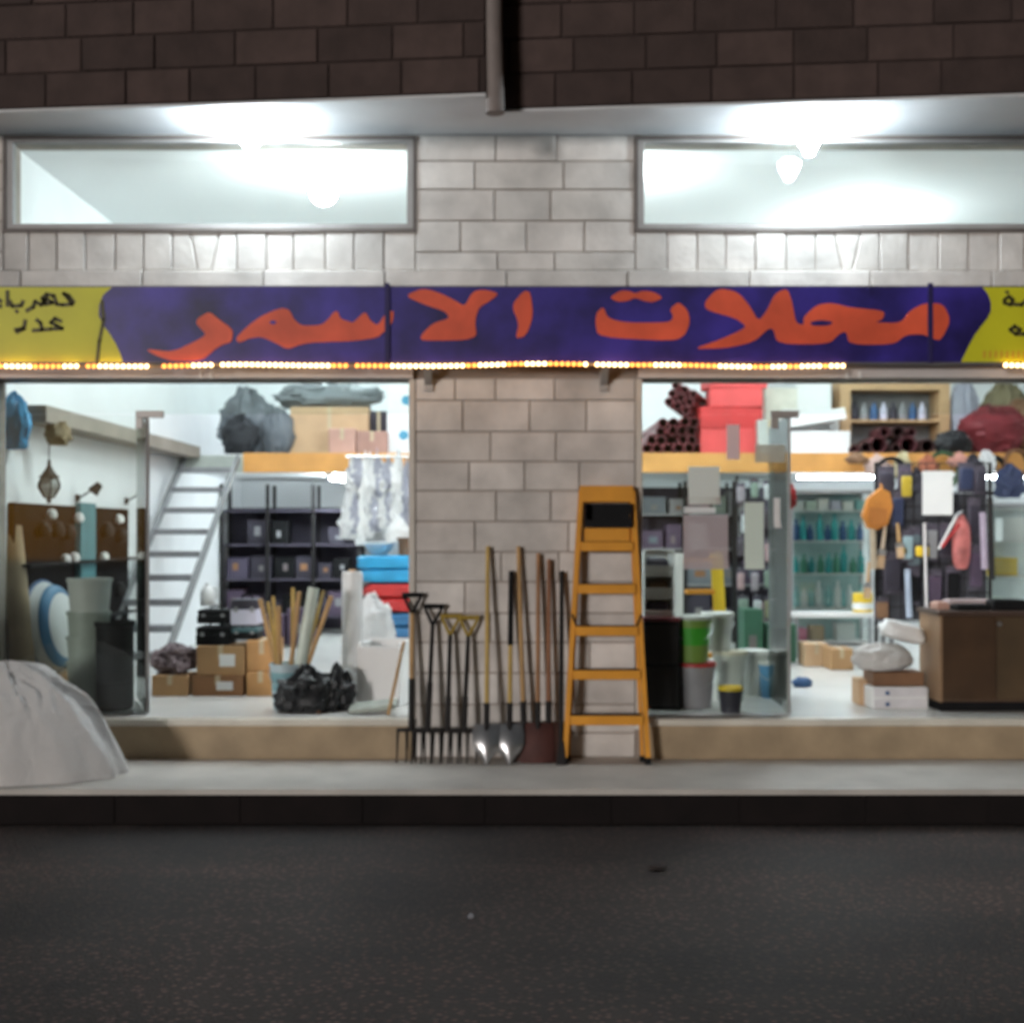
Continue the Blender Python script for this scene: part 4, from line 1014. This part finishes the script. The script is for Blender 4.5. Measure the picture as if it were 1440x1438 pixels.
bag(1395, 572, 636, 5.4, 95, 'dark red bag sagging on the mezzanine', M('dark red sack', (.16, .02, .025), .6, .3, 5), base=zm, seed=71, dep=.3)
bag(1340, 606, 636, 5.2, 52, 'black bag beside the rolled tubes on the mezzanine', FILMB, base=zm, seed=72, dep=.15)
bag(1450, 560, 636, 5.5, 80, 'brown sack behind the dark red bag', BRWOOD, base=zm, seed=73, dep=.3)
bag(1412, 540, 590, 6.1, 70, 'olive sack at the back of the mezzanine above the dark red bag', M('olive sacking', (.20, .17, .10), .8, .3, 5), base=zm, seed=74, dep=.3)

# ================================================================== counter shop, ground floor
SH2 = (.5, .95, 1.38, 1.80)
a, b = rack(895, 1100, 5.9, 'dark shelf rack crowded with boxes behind the glass with papers', SH2, .45, 4, None, 2.15)
fill(a, b, 5.9, SH2, [DARK, DARKP, GREY, M('dusky pink box', (.30, .20, .21), .7), M('slate box', (.15, .17, .19), .7), CARTON3, M('green grey box', (.20, .24, .21), .7)], 'stock box on the rack behind the paper covered glass', 'boxes on the rack behind the papers', .34, .05)
# glass cabinets with bottles
def cabinet(px0, px1, Y, z1, label, back):
    x0, x1 = X(px0, Y), X(px1, Y); w = x1 - x0; h = z1 - ZF
    t = thing('glass_cabinet', label, 'cabinet', (x0, Y, ZF))
    MB().span((0, .40, 0), (w, .42, h)).build('back_panel', back, t)
    for a in (0, w - .03):
        for yy in (0, .37): MB().span((a, yy, 0), (a + .03, yy + .029, h)).build('post', ALU, t)
    zs = (.03, .42, .82, 1.20, 1.56)
    for z in zs: MB().span((.031, .03, z), (w - .031, .368, z + .02)).build('shelf', WHITE, t)
    MB().span((0, 0, h), (w, .42, h + .04)).build('top', ALU, t)
    MB().span((.031, .004, .06), (w - .031, .009, h - .01)).build('front_pane', GLASS, t)
    return x0, w, [ZF + z + .021 for z in zs]
bx0, bw, zs = cabinet(1112, 1226, 5.5, 2.05, 'lit glass cabinet of teal bottles under the mezzanine', M('pale teal panel', (.42, .58, .58), .5))
for s in (1, 2, 3):
    for k in range(9):
        hh = random.uniform(.18, .33)
        o = MB().lathe([(.036, 0), (.042, .01), (.042, hh * .62), (.018, hh * .8), (.018, hh), (0, hh + .001)], (0, 0, 0), 12)
        tag(o.build('bottle', [CYANB, M('pale teal bottle', (.25, .5, .5), .3), CYANB, DBLUE, WHITE, M('green bottle', (.08, .30, .20), .3)][(k * 3 + s) % 6], None, (bx0 + .09 + k * (bw - .18) / 8 + random.uniform(-.012, .012), 5.5 + random.uniform(.08, .24), zs[s]), True),
            'small plastic bottle in the lit glass cabinet', 'bottle', 'bottles in the lit cabinet')
for k in range(6):
    o = MB().span((-.06, 0, 0), (.06, .16, random.uniform(.07, .15)), .005)
    tag(o.build('small_box', [PAPER, GREENP, PAPER, LILAC, PAPER, M('pale teal bottle', (.25, .5, .5), .3)][k], None, (bx0 + .12 + k * .145, 5.6, zs[4])), ['white', 'pale green', 'white', 'lilac', 'white', 'teal'][k] + ' small box on the top shelf of the lit glass cabinet', 'box', 'small boxes on the top cabinet shelf')
for k, (px, w_, m_, lab) in enumerate(((1128, .12, M('pink goods', (.6, .15, .25), .6), 'pink packet low in the lit glass cabinet'), (1150, .16, CARTON2, 'tan carton low in the lit glass cabinet'), (1190, .22, PAPER, 'white carton low in the lit glass cabinet'))):
    o = MB().span((-w_ / 2, 0, 0), (w_ / 2, .2, .14 + .03 * k), .005)
    tag(o.build('packet', m_, None, (X(px, 5.6), 5.6, zs[0])), lab, 'packet')
cx0, cw, zs2 = cabinet(1384, 1470, 4.6, 1.88, 'pale glass cabinet with yellow box beside the hanging tools', M('pale grey panel', (.58, .63, .63), .5))
o = MB().span((-.15, 0, 0), (.15, .2, .20), .006); tag(o.build('yellow_box', YEL2, None, (X(1412, 4.7), 4.7, zs2[2])), 'yellow box on a shelf of the pale glass cabinet', 'box')
o = MB().span((-.12, 0, 0), (.12, .2, .26), .006); tag(o.build('white_box', PAPER, None, (X(1425, 4.7), 4.7, zs2[3])), 'white box on the upper shelf of the pale glass cabinet', 'box')
o = MB().span((-.1, 0, 0), (.1, .2, .16), .006); tag(o.build('white_box', GREENP, None, (X(1402, 4.7), 4.72, zs2[1])), 'pale green box low in the pale glass cabinet', 'box')

# hanging tool stand
Yp = 3.2
hx0, hx1 = X(1232, Yp), X(1392, Yp); hz0, hz1 = Z(872, Yp), Z(650, Yp)
t = thing('tool_stand', 'tall dark wire stand hung with tools and packets', 'display stand', ((hx0 + hx1) / 2, Yp, ZF))
w = hx1 - hx0
for s in (-1, 1):
    MB().tube((s * w / 2, 0, 0.02), (s * w / 2, 0, hz1 - ZF), .018).build('post', IRON, t); MB().span((s * w / 2 - .03, -.2, 0.001), (s * w / 2 + .03, .2, .03)).build('foot', IRON, t)
nb = 12
for k in range(nb):
    z = hz0 - ZF + (hz1 - hz0) * k / (nb - 1) - .01
    MB().tube((-w / 2, 0, z), (w / 2, 0, z), .006, n=6).build('wire', IRON, t)
for k in range(1, 9): MB().tube((-w / 2 + w * k / 9, .007, hz0 - ZF), (-w / 2 + w * k / 9, .007, hz1 - ZF), .005, n=6).build('wire', IRON, t)
MB().span((-w / 2 + .02, .03, hz0 - ZF), (w / 2 - .02, .04, hz1 - ZF - .3)).build('backing_board', M('dark backing', (.05, .05, .06), .7, .3, 3), t)
def hang_pack(px, py0, py1, wpx, m, label, cat='packet', name='hanging_packet', group='packets hanging on the tool stand', dy=0, ang=0, Y0=None):
    Yh = (Y0 or Yp) - .06 - dy; h = Z(py0, Yh) - Z(py1, Yh); w_ = wpx * (D + Yh) / F
    t = thing(name, label, cat, (X(px, Yh), Yh, Z(py0, Yh)), group, (0, ang, 0))
    MB().span((-w_ / 2, -.002, -h), (w_ / 2, .002, 0), .001).build('card', M('dark card', (.07, .06, .08), .6, .5, 7), t)
    MB().box((0, -.02, -h * .55), (w_ * .86, .03, h * .72), None, .012).build('goods', m, t, smooth=True)
    MB().tube((0, -.01, -.012), (0, .075 + dy, .005), .003, n=6).build('hook', STEEL, t)
packs = [(1246, 655, 705, 24, DARK), (1272, 652, 690, 20, DARKP), (1262, 690, 745, 18, M('navy goods', (.03, .04, .09), .5)), (1285, 740, 800, 20, M('slate goods', (.12, .16, .18), .5)), (1308, 735, 790, 22, GREY), (1330, 735, 785, 18, DARK),
         (1255, 775, 835, 26, DARK), (1282, 800, 850, 22, BLACK), (1312, 800, 850, 26, DARKP), (1340, 795, 850, 20, BLACK), (1370, 700, 755, 18, DARK), (1372, 765, 830, 20, DARKP), (1358, 650, 692, 22, M('navy goods', (.03, .04, .09), .5)), (1378, 655, 695, 18, DARK), (1240, 840, 872, 20, BRWOOD), (1330, 850, 874, 30, M('navy goods', (.03, .04, .09), .5))]
for i, (a, b, c, d, m_) in enumerate(packs):
    hang_pack(a, b, c, d, m_, adj(m_) + ' blister packet hanging on the tool stand', dy=.015 * (i % 3))
hang_pack(1274, 662, 702, 17, M('mustard goods', (.45, .33, .03), .5), 'mustard yellow packet hanging high on the tool stand', dy=.05)
hang_pack(1268, 765, 782, 18, M('mustard goods', (.45, .33, .03), .5), 'small yellow packet hanging beside another in the middle of the tool stand', dy=.05)
hang_pack(1296, 764, 784, 22, YEL2, 'bright yellow packet in the middle of the tool stand', dy=.05)
hang_pack(1276, 745, 790, 16, M('pale teal goods', (.3, .42, .45), .4), 'pale teal packet hanging in the middle of the tool stand', dy=.05)
Y2 = 4.3   # smaller wire stand behind the papered glass
x0, x1 = X(1036, Y2), X(1108, Y2); z1 = Z(668, Y2)
t = thing('wire_stand', 'narrow wire stand of muted packets behind the papered glass', 'display stand', ((x0 + x1) / 2, Y2, ZF))
for s_ in (-1, 1):
    MB().tube((s_ * (x1 - x0) / 2, 0, .02), (s_ * (x1 - x0) / 2, 0, z1 - ZF), .015).build('post', IRON, t); MB().span((s_ * (x1 - x0) / 2 - .03, -.18, .001), (s_ * (x1 - x0) / 2 + .03, .18, .03)).build('foot', IRON, t)
for k in range(7): MB().tube((-(x1 - x0) / 2, 0, .5 + k * (z1 - ZF - .52) / 6), ((x1 - x0) / 2, 0, .5 + k * (z1 - ZF - .52) / 6), .007, n=6).build('wire', IRON, t)
MUT = [('mauve grey', (.30, .26, .29)), ('slate', (.17, .20, .21)), ('olive', (.22, .22, .13)), ('dusty green', (.20, .27, .22)), ('dusky pink', (.42, .28, .29)), ('dark', (.06, .05, .06)), ('silver', (.5, .52, .53))]
for k in range(20):
    c_, r_ = k % 4, k // 4; nm, cc = MUT[(k * 3 + r_) % 7]
    hang_pack(1044 + c_ * 18 + random.uniform(-3, 3), 676 + r_ * 40 + random.uniform(-3, 3), 676 + r_ * 40 + random.uniform(26, 38), random.uniform(10, 16), M(nm + ' packet', cc, .5, .3, 9), nm + ' packet hanging on the narrow wire stand', group='packets on the narrow wire stand', dy=.01 * (k % 3), Y0=Y2)
# special hung things
t = thing('tool_pouch', 'orange leather tool pouch hanging on the side of the tool stand', 'tool pouch', (X(1234, 3.0), 2.99, Z(745, 3.0)))
MB().poly([(-.10, .02), (-.02, .0), (.08, .05), (.13, .22), (.10, .36), (.02, .40), (-.10, .30), (-.15, .14)], -.05, .04).build('body', ORANGE, t)
MB().poly([(-.08, .05), (-.01, .03), (.06, .08), (.07, .2), (-.10, .22), (-.11, .12)], -.075, -.051).build('pocket', M('dark orange leather', (.42, .15, .03), .6), t)
MB().tube((.05, 0, .36), (.07, .15, .46), .01).build('strap_or_seam_shade', ORANGE, t)
def brush(px, py0, py1, m, label, ang=0.0, Y=3.0):
    z0, z1 = Z(py1, Y), Z(py0, Y); L = z1 - z0
    t = thing('hanging_brush', label, 'brush', (X(px, Y), Y, z1), 'brushes hanging on the tool stand', (0, ang, 0))
    MB().tube((0, 0, 0), (0, 0, -L * .55), .014, .02).build('handle', m, t, smooth=True); MB().box((0, 0, -L * .62), (.07, .03, L * .12)).build('ferrule', STEEL, t)
    MB().box((0, 0, -L * .84), (.065, .025, L * .3)).build('bristles', CARTON2, t); MB().tube((0, 0, -.02), (0, .2, .0), .004, n=6).build('hook', STEEL, t)
brush(1245, 738, 800, M('cream handle', (.6, .48, .36), .5), 'cream handled brush hanging below the orange pouch', .12)
brush(1262, 735, 785, WOOD, 'wooden handled brush hanging between the cream brush and the dark packets', -.1)
brush(1222, 790, 842, CARTON2, 'tan brush hanging at the outer edge of the tool stand', .05)
t = thing('pliers', 'long white and red handled pliers hanging at a slant below the white notice', 'pliers', (X(1345, 2.95), 2.95, Z(725, 2.95)), None, (0, R(28), 0))
MB().tube((0, 0, 0), (.0, 0, -.36), .014, .012).build('white_handle', WHITE, t, smooth=True); MB().tube((.06, 0, -.06), (.015, -.01, -.33), .014).build('red_handle', RED, t, smooth=True)
MB().tube((0, 0, .0), (.03, .0, .07), .02, .008).build('jaw', STEEL, t); MB().tube((0, 0, -.02), (.0, .25, .0), .004, n=6).build('hook', STEEL, t)
bag(1352, 725, 800, 2.98, 26, 'red and white packet bag hanging beside the slanted pliers', M('faded red packet', (.45, .13, .12), .5, .4, 8), seed=80, dep=.05, amp=.1)
def sheet(px0, py0, px1, py1, Y, label, m, bow=.0, name='paper_notice', cat='paper'):
    x0, x1, z0, z1 = X(px0, Y), X(px1, Y), Z(py1, Y), Z(py0, Y); w, h = x1 - x0, z1 - z0
    vs = []; fs = []; n_ = 5
    for s in (0, .0012):
        for j in range(n_ + 1):
            for i in range(n_ + 1):
                u_, v_ = i / n_, j / n_; curl = bow * max(0, .35 - v_) ** 2 * (1 + u_)
                vs.append((w * u_, s - curl, h * v_))
    q = (n_ + 1) ** 2
    for s in (0, 1):
        for j in range(n_):
            for i in range(n_):
                a = j * (n_ + 1) + i + s * q; f_ = (a, a + 1, a + n_ + 2, a + n_ + 1); fs.append(f_ if s == 0 else f_[::-1])
    return tag(MB().add(vs, fs).build(name, m, None, (x0, Y, z0)), label, cat)
sheet(1297, 662, 1340, 724, 2.9, 'white blank notice hanging in front of the tool stand', PAPER)
# clutter hung along the mezzanine fascia over the tool stand
def coil(px, py, r, m, label, Y=4.9, th=.022):
    o = MB(); n_ = 26
    for lp in range(3):
        pts = [Vector((r * (1 + .05 * lp) * math.sin(2 * math.pi * k_ / n_), -.02 * lp - .01 * math.sin(k_), -r - r * 1.15 * math.cos(2 * math.pi * k_ / n_ + math.pi) )) for k_ in range(n_ + 1)]
        o.path(pts, th, 7)
    return tag(o.build('hose_coil', m, None, (X(px, Y), Y, Z(py, Y)), True), label, 'hose coil', 'hose coils on the mezzanine fascia')
coil(1252, 648, .16, BLACK, 'black hose coil hanging on the fascia above the orange pouch', 4.6)
coil(1325, 640, .17, M('dark green hose', (.03, .07, .03), .4), 'dark green hose coil hanging on the fascia behind the white notice')
coil(1392, 645, .18, BLACK, 'black hose coil hanging on the fascia above the pale cabinet')
coil(1428, 636, .13, M('brown hose', (.16, .07, .03), .5), 'brown hose coil hanging on the fascia by the black one')
for i, (px, a_, b_, w_, m_, lab) in enumerate((
        (1233, 640, 668, 34, M('pale pink cloth', (.55, .40, .36), .8, .2, 5), 'pale pink cloth bundle hooked on the fascia edge'), (1268, 636, 672, 24, M('straw net', (.48, .42, .26), .8, .25, 8), 'straw coloured net hooked on the fascia by the black hose'),
        (1305, 640, 662, 26, M('rust cloth', (.36, .12, .07), .8, .2, 5), 'rust red bundle hooked on the fascia'), (1348, 636, 656, 28, M('salmon cloth', (.55, .27, .22), .8, .2, 5), 'salmon coloured bundle hooked on the fascia'),
        (1388, 634, 668, 26, FILMS, 'white plastic bag hooked on the fascia above the pale cabinet'), (1370, 640, 690, 30, DARK, 'charcoal bundle hooked on the fascia beside the white bag'),
        (1290, 660, 720, 30, DARK, 'charcoal bundle hanging under the rust red one'), (1205, 636, 652, 30, BRWOOD, 'brown bundle lying over the fascia edge'), (1420, 655, 700, 40, M('navy goods', (.03, .04, .09), .5), 'navy bundle hanging under the brown hose'))):
    bag(px, a_, b_, 4.86 - .03 * (i % 3), w_, lab, m_, seed=120 + i, dep=.07, amp=.3, name='hanging_bundle', cat='bundle', tip=.03, group='bundles hanging on the fascia')
for i, (px, py0, py1, r, m_, lab) in enumerate(((1226, 700, 800, .03, M('tan tube', (.45, .36, .26), .6), 'tan tube hanging at the edge of the tool stand'), (1392, 700, 815, .028, IRON, 'black tube hanging at the far edge of the tool stand'), (1300, 735, 870, .02, STEEL, 'thin steel tube hanging across the tool stand'), (1382, 720, 800, .035, M('mauve tube', (.36, .30, .38), .5), 'mauve tube hanging beside the black tube'), (1276, 800, 868, .03, M('pale blue tube', (.34, .40, .5), .5), 'pale blue tube low on the tool stand'))):
    rod((X(px + 3, 2.98), 2.98, Z(py1, 2.98)), (X(px, 2.98), 2.98, Z(py0, 2.98)), r, 'hanging_tube', lab, 'tube', m_, 'tubes hanging on the tool stand')
THIN = lambda n_, c: film(n_, [min(.93, v * 1.2) for v in c], .25, .0, .6, .05)
# papers on the glass
YG = .156
sheet(968, 656, 1012, 709, YG, 'pale paper taped high on the fixed glass panel', THIN('pale grey paper', (.70, .75, .72)), .25)
sheet(962, 713, 1006, 721, YG, 'thin white paper slip under the taped paper', THIN('thin white paper', (.8, .8, .8)))
sheet(961, 724, 1024, 800, YG, 'faded pinkish poster on the fixed glass panel', film('faded poster', (.62, .52, .54), .2, .45, .6, .05), .1)
sheet(1047, 706, 1074, 800, YG, 'tall pale green paper strip on the fixed glass panel', THIN('thin green paper', (.68, .80, .70)), .1)
sheet(1022, 597, 1040, 646, YG, 'short pink paper strip high on the fixed glass panel', THIN('pale pink paper', (.74, .58, .60)))
sheet(1062, 625, 1104, 650, YG, 'small cream sticker high near the door clamp', film('cream sticker', (.66, .66, .58), .3, .3))
sheet(1088, 700, 1097, 742, YG, 'narrow white strip beside the red hanging item', THIN('thin white paper', (.8, .8, .8)), .2)
bag(1107, 680, 716, .75, 26, 'red plastic item hanging behind the glass door leaf', RED, seed=83, dep=.05, amp=.25, name='hanging_packet', cat='packet')
# goods by the fixed glass
Yd = .38
c, zc = None, None
x, w, z, h = rect(905, 868, 956, 1003, Yd, ZF)
t = thing('dark_cabinet', 'low black cabinet with dark red top edge behind the glass', 'cabinet', (x, Yd + .2, ZF))
MB().span((-w / 2, -.2, .001), (w / 2, .2, h - .03), .005).build('body', BLACK, t); MB().span((-w / 2 - .005, -.205, h - .029), (w / 2 + .005, .205, h), .004).build('top', MAROON, t)
for k in (0, 1): MB().span((-w / 2 + .015, -.206, .03 + k * .32), (w / 2 - .015, -.2005, .32 + k * .31), .002).build('door', M('black gloss door', (.02, .016, .018), .3), t)
ztop = ZF + h
for k in range(3):
    x, w, z, hh = rect(906, 770 + 32 * k, 949, 801 + 32 * k, Yd + .05, None)
    t = thing('storage_bin', ['white open fronted storage bin on top of the stack by the ladder', 'white open fronted storage bin in the middle of the stack by the ladder', 'white open fronted storage bin at the bottom of the stack by the ladder'][k], 'storage bin', (x, Yd + .2, ztop + .002 + (2 - k) * .166), 'white storage bins')
    w = .225; hh = .162
    MB().span((-w / 2, -.13, 0.001), (w / 2, .13, .012)).build('bottom', WHITE, t); MB().span((-w / 2, .118, .013), (w / 2, .13, hh)).build('rear_side', WHITE, t)
    for s in (-1, 1): MB().span((s * w / 2 - (.012 if s > 0 else 0), -.13, .013), (s * w / 2 + (.012 if s < 0 else 0), .117, hh)).build('side', WHITE, t)
    MB().span((-w / 2 + .0125, -.13, .013), (w / 2 - .0125, -.118, .05)).build('front_lip', WHITE, t); MB().span((-w / 2 + .0125, -.13, hh - .03), (w / 2 - .0125, -.118, hh)).build('top_lip', WHITE, t)
    MB().box((0, 0, .06), (w * .7, .15, .09), None, .02).build('contents', [DARK, BRWOOD, DARKP][k], t)
# small yellow step stool, packets
Ys = 1.55
t = thing('step_stool', 'small yellow and white folding step stool behind the buckets', 'step stool', (X(985, Ys), Ys, ZF))
xl, xr = X(957, Ys) - X(985, Ys), X(1010, Ys) - X(985, Ys); zt = Z(778, Ys) - ZF
MB().bar((xl - .03, -.1, .0), (xl, .1, zt), .07, .03).build('white_rail', WHITE, t); MB().bar((xr + .03, -.1, .0), (xr, .1, zt), .10, .03).build('yellow_rail', YEL2, t)
for py in (788, 832, 876, 920): 
    z = Z(py, Ys) - ZF; MB().box((0, -.1 + .2 * z / zt, z), (xr - xl - .08, .12, .035)).build('tread', YEL, t)
Yk = .42
_, zr = bucket(X(981, Yk), Yk + .16, ZF, .155, .31, 'paint bucket with dark red lid on the floor behind the glass', M('mauve grey plastic', (.34, .30, .33), .45), RED, 'paint buckets behind the glass')
bucket(X(977, Yk), Yk + .16, zr + .031, .148, .32, 'green printed paint bucket standing on the red lidded bucket', M('olive lime plastic', (.20, .30, .06), .45), PGREY, 'paint buckets behind the glass', True, GREEN)
_, zw = bucket(X(1033, Yk + .3), Yk + .5, ZF, .13, .36, 'tall white paint bucket in the lower row behind the glass', PGREY, M('cream lid', (.6, .56, .45), .4), 'paint buckets behind the glass')
bucket(X(1014, Yk + .35), Yk + .52, zw + .031, .12, .27, 'white paint bucket stacked beside the green one', M('milky plastic', (.62, .62, .62), .4), WHITE, 'paint buckets behind the glass')
bucket(X(1030, .22) + .0, .30, ZF, .085, .16, 'small dark tub with yellow lid on the floor behind the glass', DARK, YEL2, 'paint buckets behind the glass', False)
bucket(X(1092, 1.0), 1.1, ZF, .12, .26, 'blue bucket with pale lid beside the open door leaf', M('sky blue plastic', (.10, .28, .48), .45), PGREY, 'paint buckets behind the glass')
bucket(X(1062, 1.1), 1.2, ZF, .12, .34, 'pale bucket between the white and blue buckets', PGREY, WHITE, 'paint buckets behind the glass')
fill(X(1040, 3.4), X(1120, 3.4), 3.4, (ZF,), [DARK, M('bottle green box', (.03, .10, .06), .6), DARKP], 'stock carton on the floor behind the buckets', 'dark cartons behind the buckets', .8) 
carton((1132, 905, 1165, 932), 3.3, .3, 'orange brown carton on the floor by the bottle cabinet', CARTON2, ZF)
carton((1168, 912, 1200, 938), 3.0, .3, 'tan carton on the floor beside the orange brown one', CARTON, ZF)
tag(MB().blob((0, 0, .035), .085, .06, .045, .2, 2, 90, 20, 12).build('blue_cloth', DBLUE, None, (X(1130, 1.7), 1.75, ZF + .001), True), 'crumpled dark blue cloth lying on the shop floor', 'cloth')
# long low shelf board behind
t = thing('low_bench', 'low white bench in front of the bottle cabinet', 'bench', (X(1185, 4.2), 4.3, ZF))
MB().span((-.55, -.18, .42), (.55, .18, .47), .006).build('top', WHITE, t)
for s in (-1, 1):
    for q_ in (-1, 1): MB().span((s * .5 - .02, q_ * .14 - .02, .001), (s * .5 + .02, q_ * .14 + .02, .419)).build('leg', GREY, t)
t = thing('paint_can', 'yellow paint can standing on the low white bench', 'can', (X(1217, 4.2), 4.3, ZF + .471))
MB().lathe([(.10, 0), (.105, .008), (.105, .19), (.11, .195), (.10, .2), (0, .195)], (0, 0, 0), 20).build('body', YEL2, t, smooth=True); MB().lathe([(.1065, .03), (.1065, .10)], (0, 0, 0), 20).build('label_band', PAPER, t, smooth=True)
# white bundles by the counter
Yb2 = .42
x, w, z, h = rect(1226, 966, 1306, 1006, Yb2, ZF)
t = thing('drawer_box', 'small white two drawer box on the floor beside the counter', 'drawer box', (x, Yb2 + .15, ZF))
MB().span((-w / 2, -.15, .001), (w / 2, .15, h), .01).build('body', WHITE, t)
for k in (0, 1):
    MB().span((-w / 2 + .015, -.156, .012 + k * h / 2), (w / 2 - .015, -.1505, h / 2 - .004 + k * h / 2), .002).build('drawer', M('off white drawer', (.66, .64, .66), .4), t)
    MB().tube((-.10, -.172, h * .25 + k * h / 2), (-.10, -.157, h * .25 + k * h / 2), .015, n=12).build('knob', DBLUE, t)
zt = ZF + h
carton((1208, 955, 1228, 1000), Yb2 + .2, .2, 'narrow beige carton beside the white drawer box', CARTON2, ZF, tape=False)
carton((1228, 945, 1300, 966), Yb2 + .04, .26, 'flat dark brown carton on the white drawer box', BRWOOD, zt + .002, tape=False)
bag(1240, 904, 962, Yb2 + .16, 84, 'bulging white plastic bag on the drawer box', FILMW, base=Z(945, Yb2 + .04) + .003, seed=93, dep=.15, amp=.14)
o = MB().soft((0, 0, 0), (.31, .22, .14), .5, .2, 4)
tag(o.build('white_parcel', PAPER, None, (X(1268, Yb2 + .2), Yb2 + .2, Z(888, Yb2 + .2)), True, (0, R(14), R(8))), 'white wrapped parcel tilted on top of the bulging bag', 'parcel')
# counter
Yq = .30
x0, x1 = X(1322, Yq), X(1480, Yq); ht = Z(858, Yq) - ZF
t = thing('counter', 'brown wooden shop counter with black top behind the doorway', 'counter', (x0, Yq, ZF))
CW = M('counter wood', (.062, .033, .016), .5, .25, 3, .1); w = x1 - x0
MB().span((.02, .03, .07), (w - .02, .44, ht - .04)).build('body', M('counter core', (.08, .045, .025), .6), t)
MB().span((0, .0, .07), (.019, .45, ht - .04)).build('side_panel', M('counter side wood', (.26, .16, .09), .55, .15, 3), t)
e = [.021, X(1402, Yq) - x0 - .006, X(1402, Yq) - x0 + .006, w]
MB().span((e[0], .012, .09), (e[1], .029, ht - .05), .003).build('front_panel', CW, t); MB().span((e[2], .012, .09), (e[3], .029, ht - .05), .003).build('front_panel', M('counter olive wood', (.075, .048, .024), .5, .2, 3), t)
MB().span((.01, .05, .001), (w, .43, .069)).build('toe_kick', BLACK, t)
MB().span((-.02, -.02, ht - .039), (w, .47, ht - .005), .004).build('top', M('counter top', (.07, .045, .035), .5, spec=.2), t)
MB().tube((X(1406, Yq) - x0, .0, ht - .10), (X(1406, Yq) - x0, .0105, ht - .10), .018, n=12).build('lock', STEEL, t)
zc = ZF + ht - .004
for i, (pa, pb, hh, m_, lab, dy) in enumerate(((1350, 1398, .035, BLACK, 'flat black tray lying on the counter', .05), (1402, 1450, .07, BLACK, 'black cash box on the counter beside the flat tray', .06), (1326, 1344, .05, PINKC, 'small pink packet on the counter end', .12), (1352, 1420, .06, M('mauve papers', (.42, .33, .33), .8), 'stack of mauve papers behind the flat tray', .25))):
    t = thing(['tray', 'cash_box', 'packet', 'paper_stack'][i], lab, ['tray', 'cash box', 'packet', 'papers'][i], ((X(pa, Yq) + X(pb, Yq)) / 2, Yq + dy, zc + .001))
    w_ = X(pb, Yq) - X(pa, Yq)
    MB().span((-w_ / 2, 0, 0), (w_ / 2, .16, hh), .006).build('body', m_, t); MB().span((-w_ / 2 + .015, .015, hh + .0005), (w_ / 2 - .015, .145, hh + .008), .002).build('lid', m_, t)
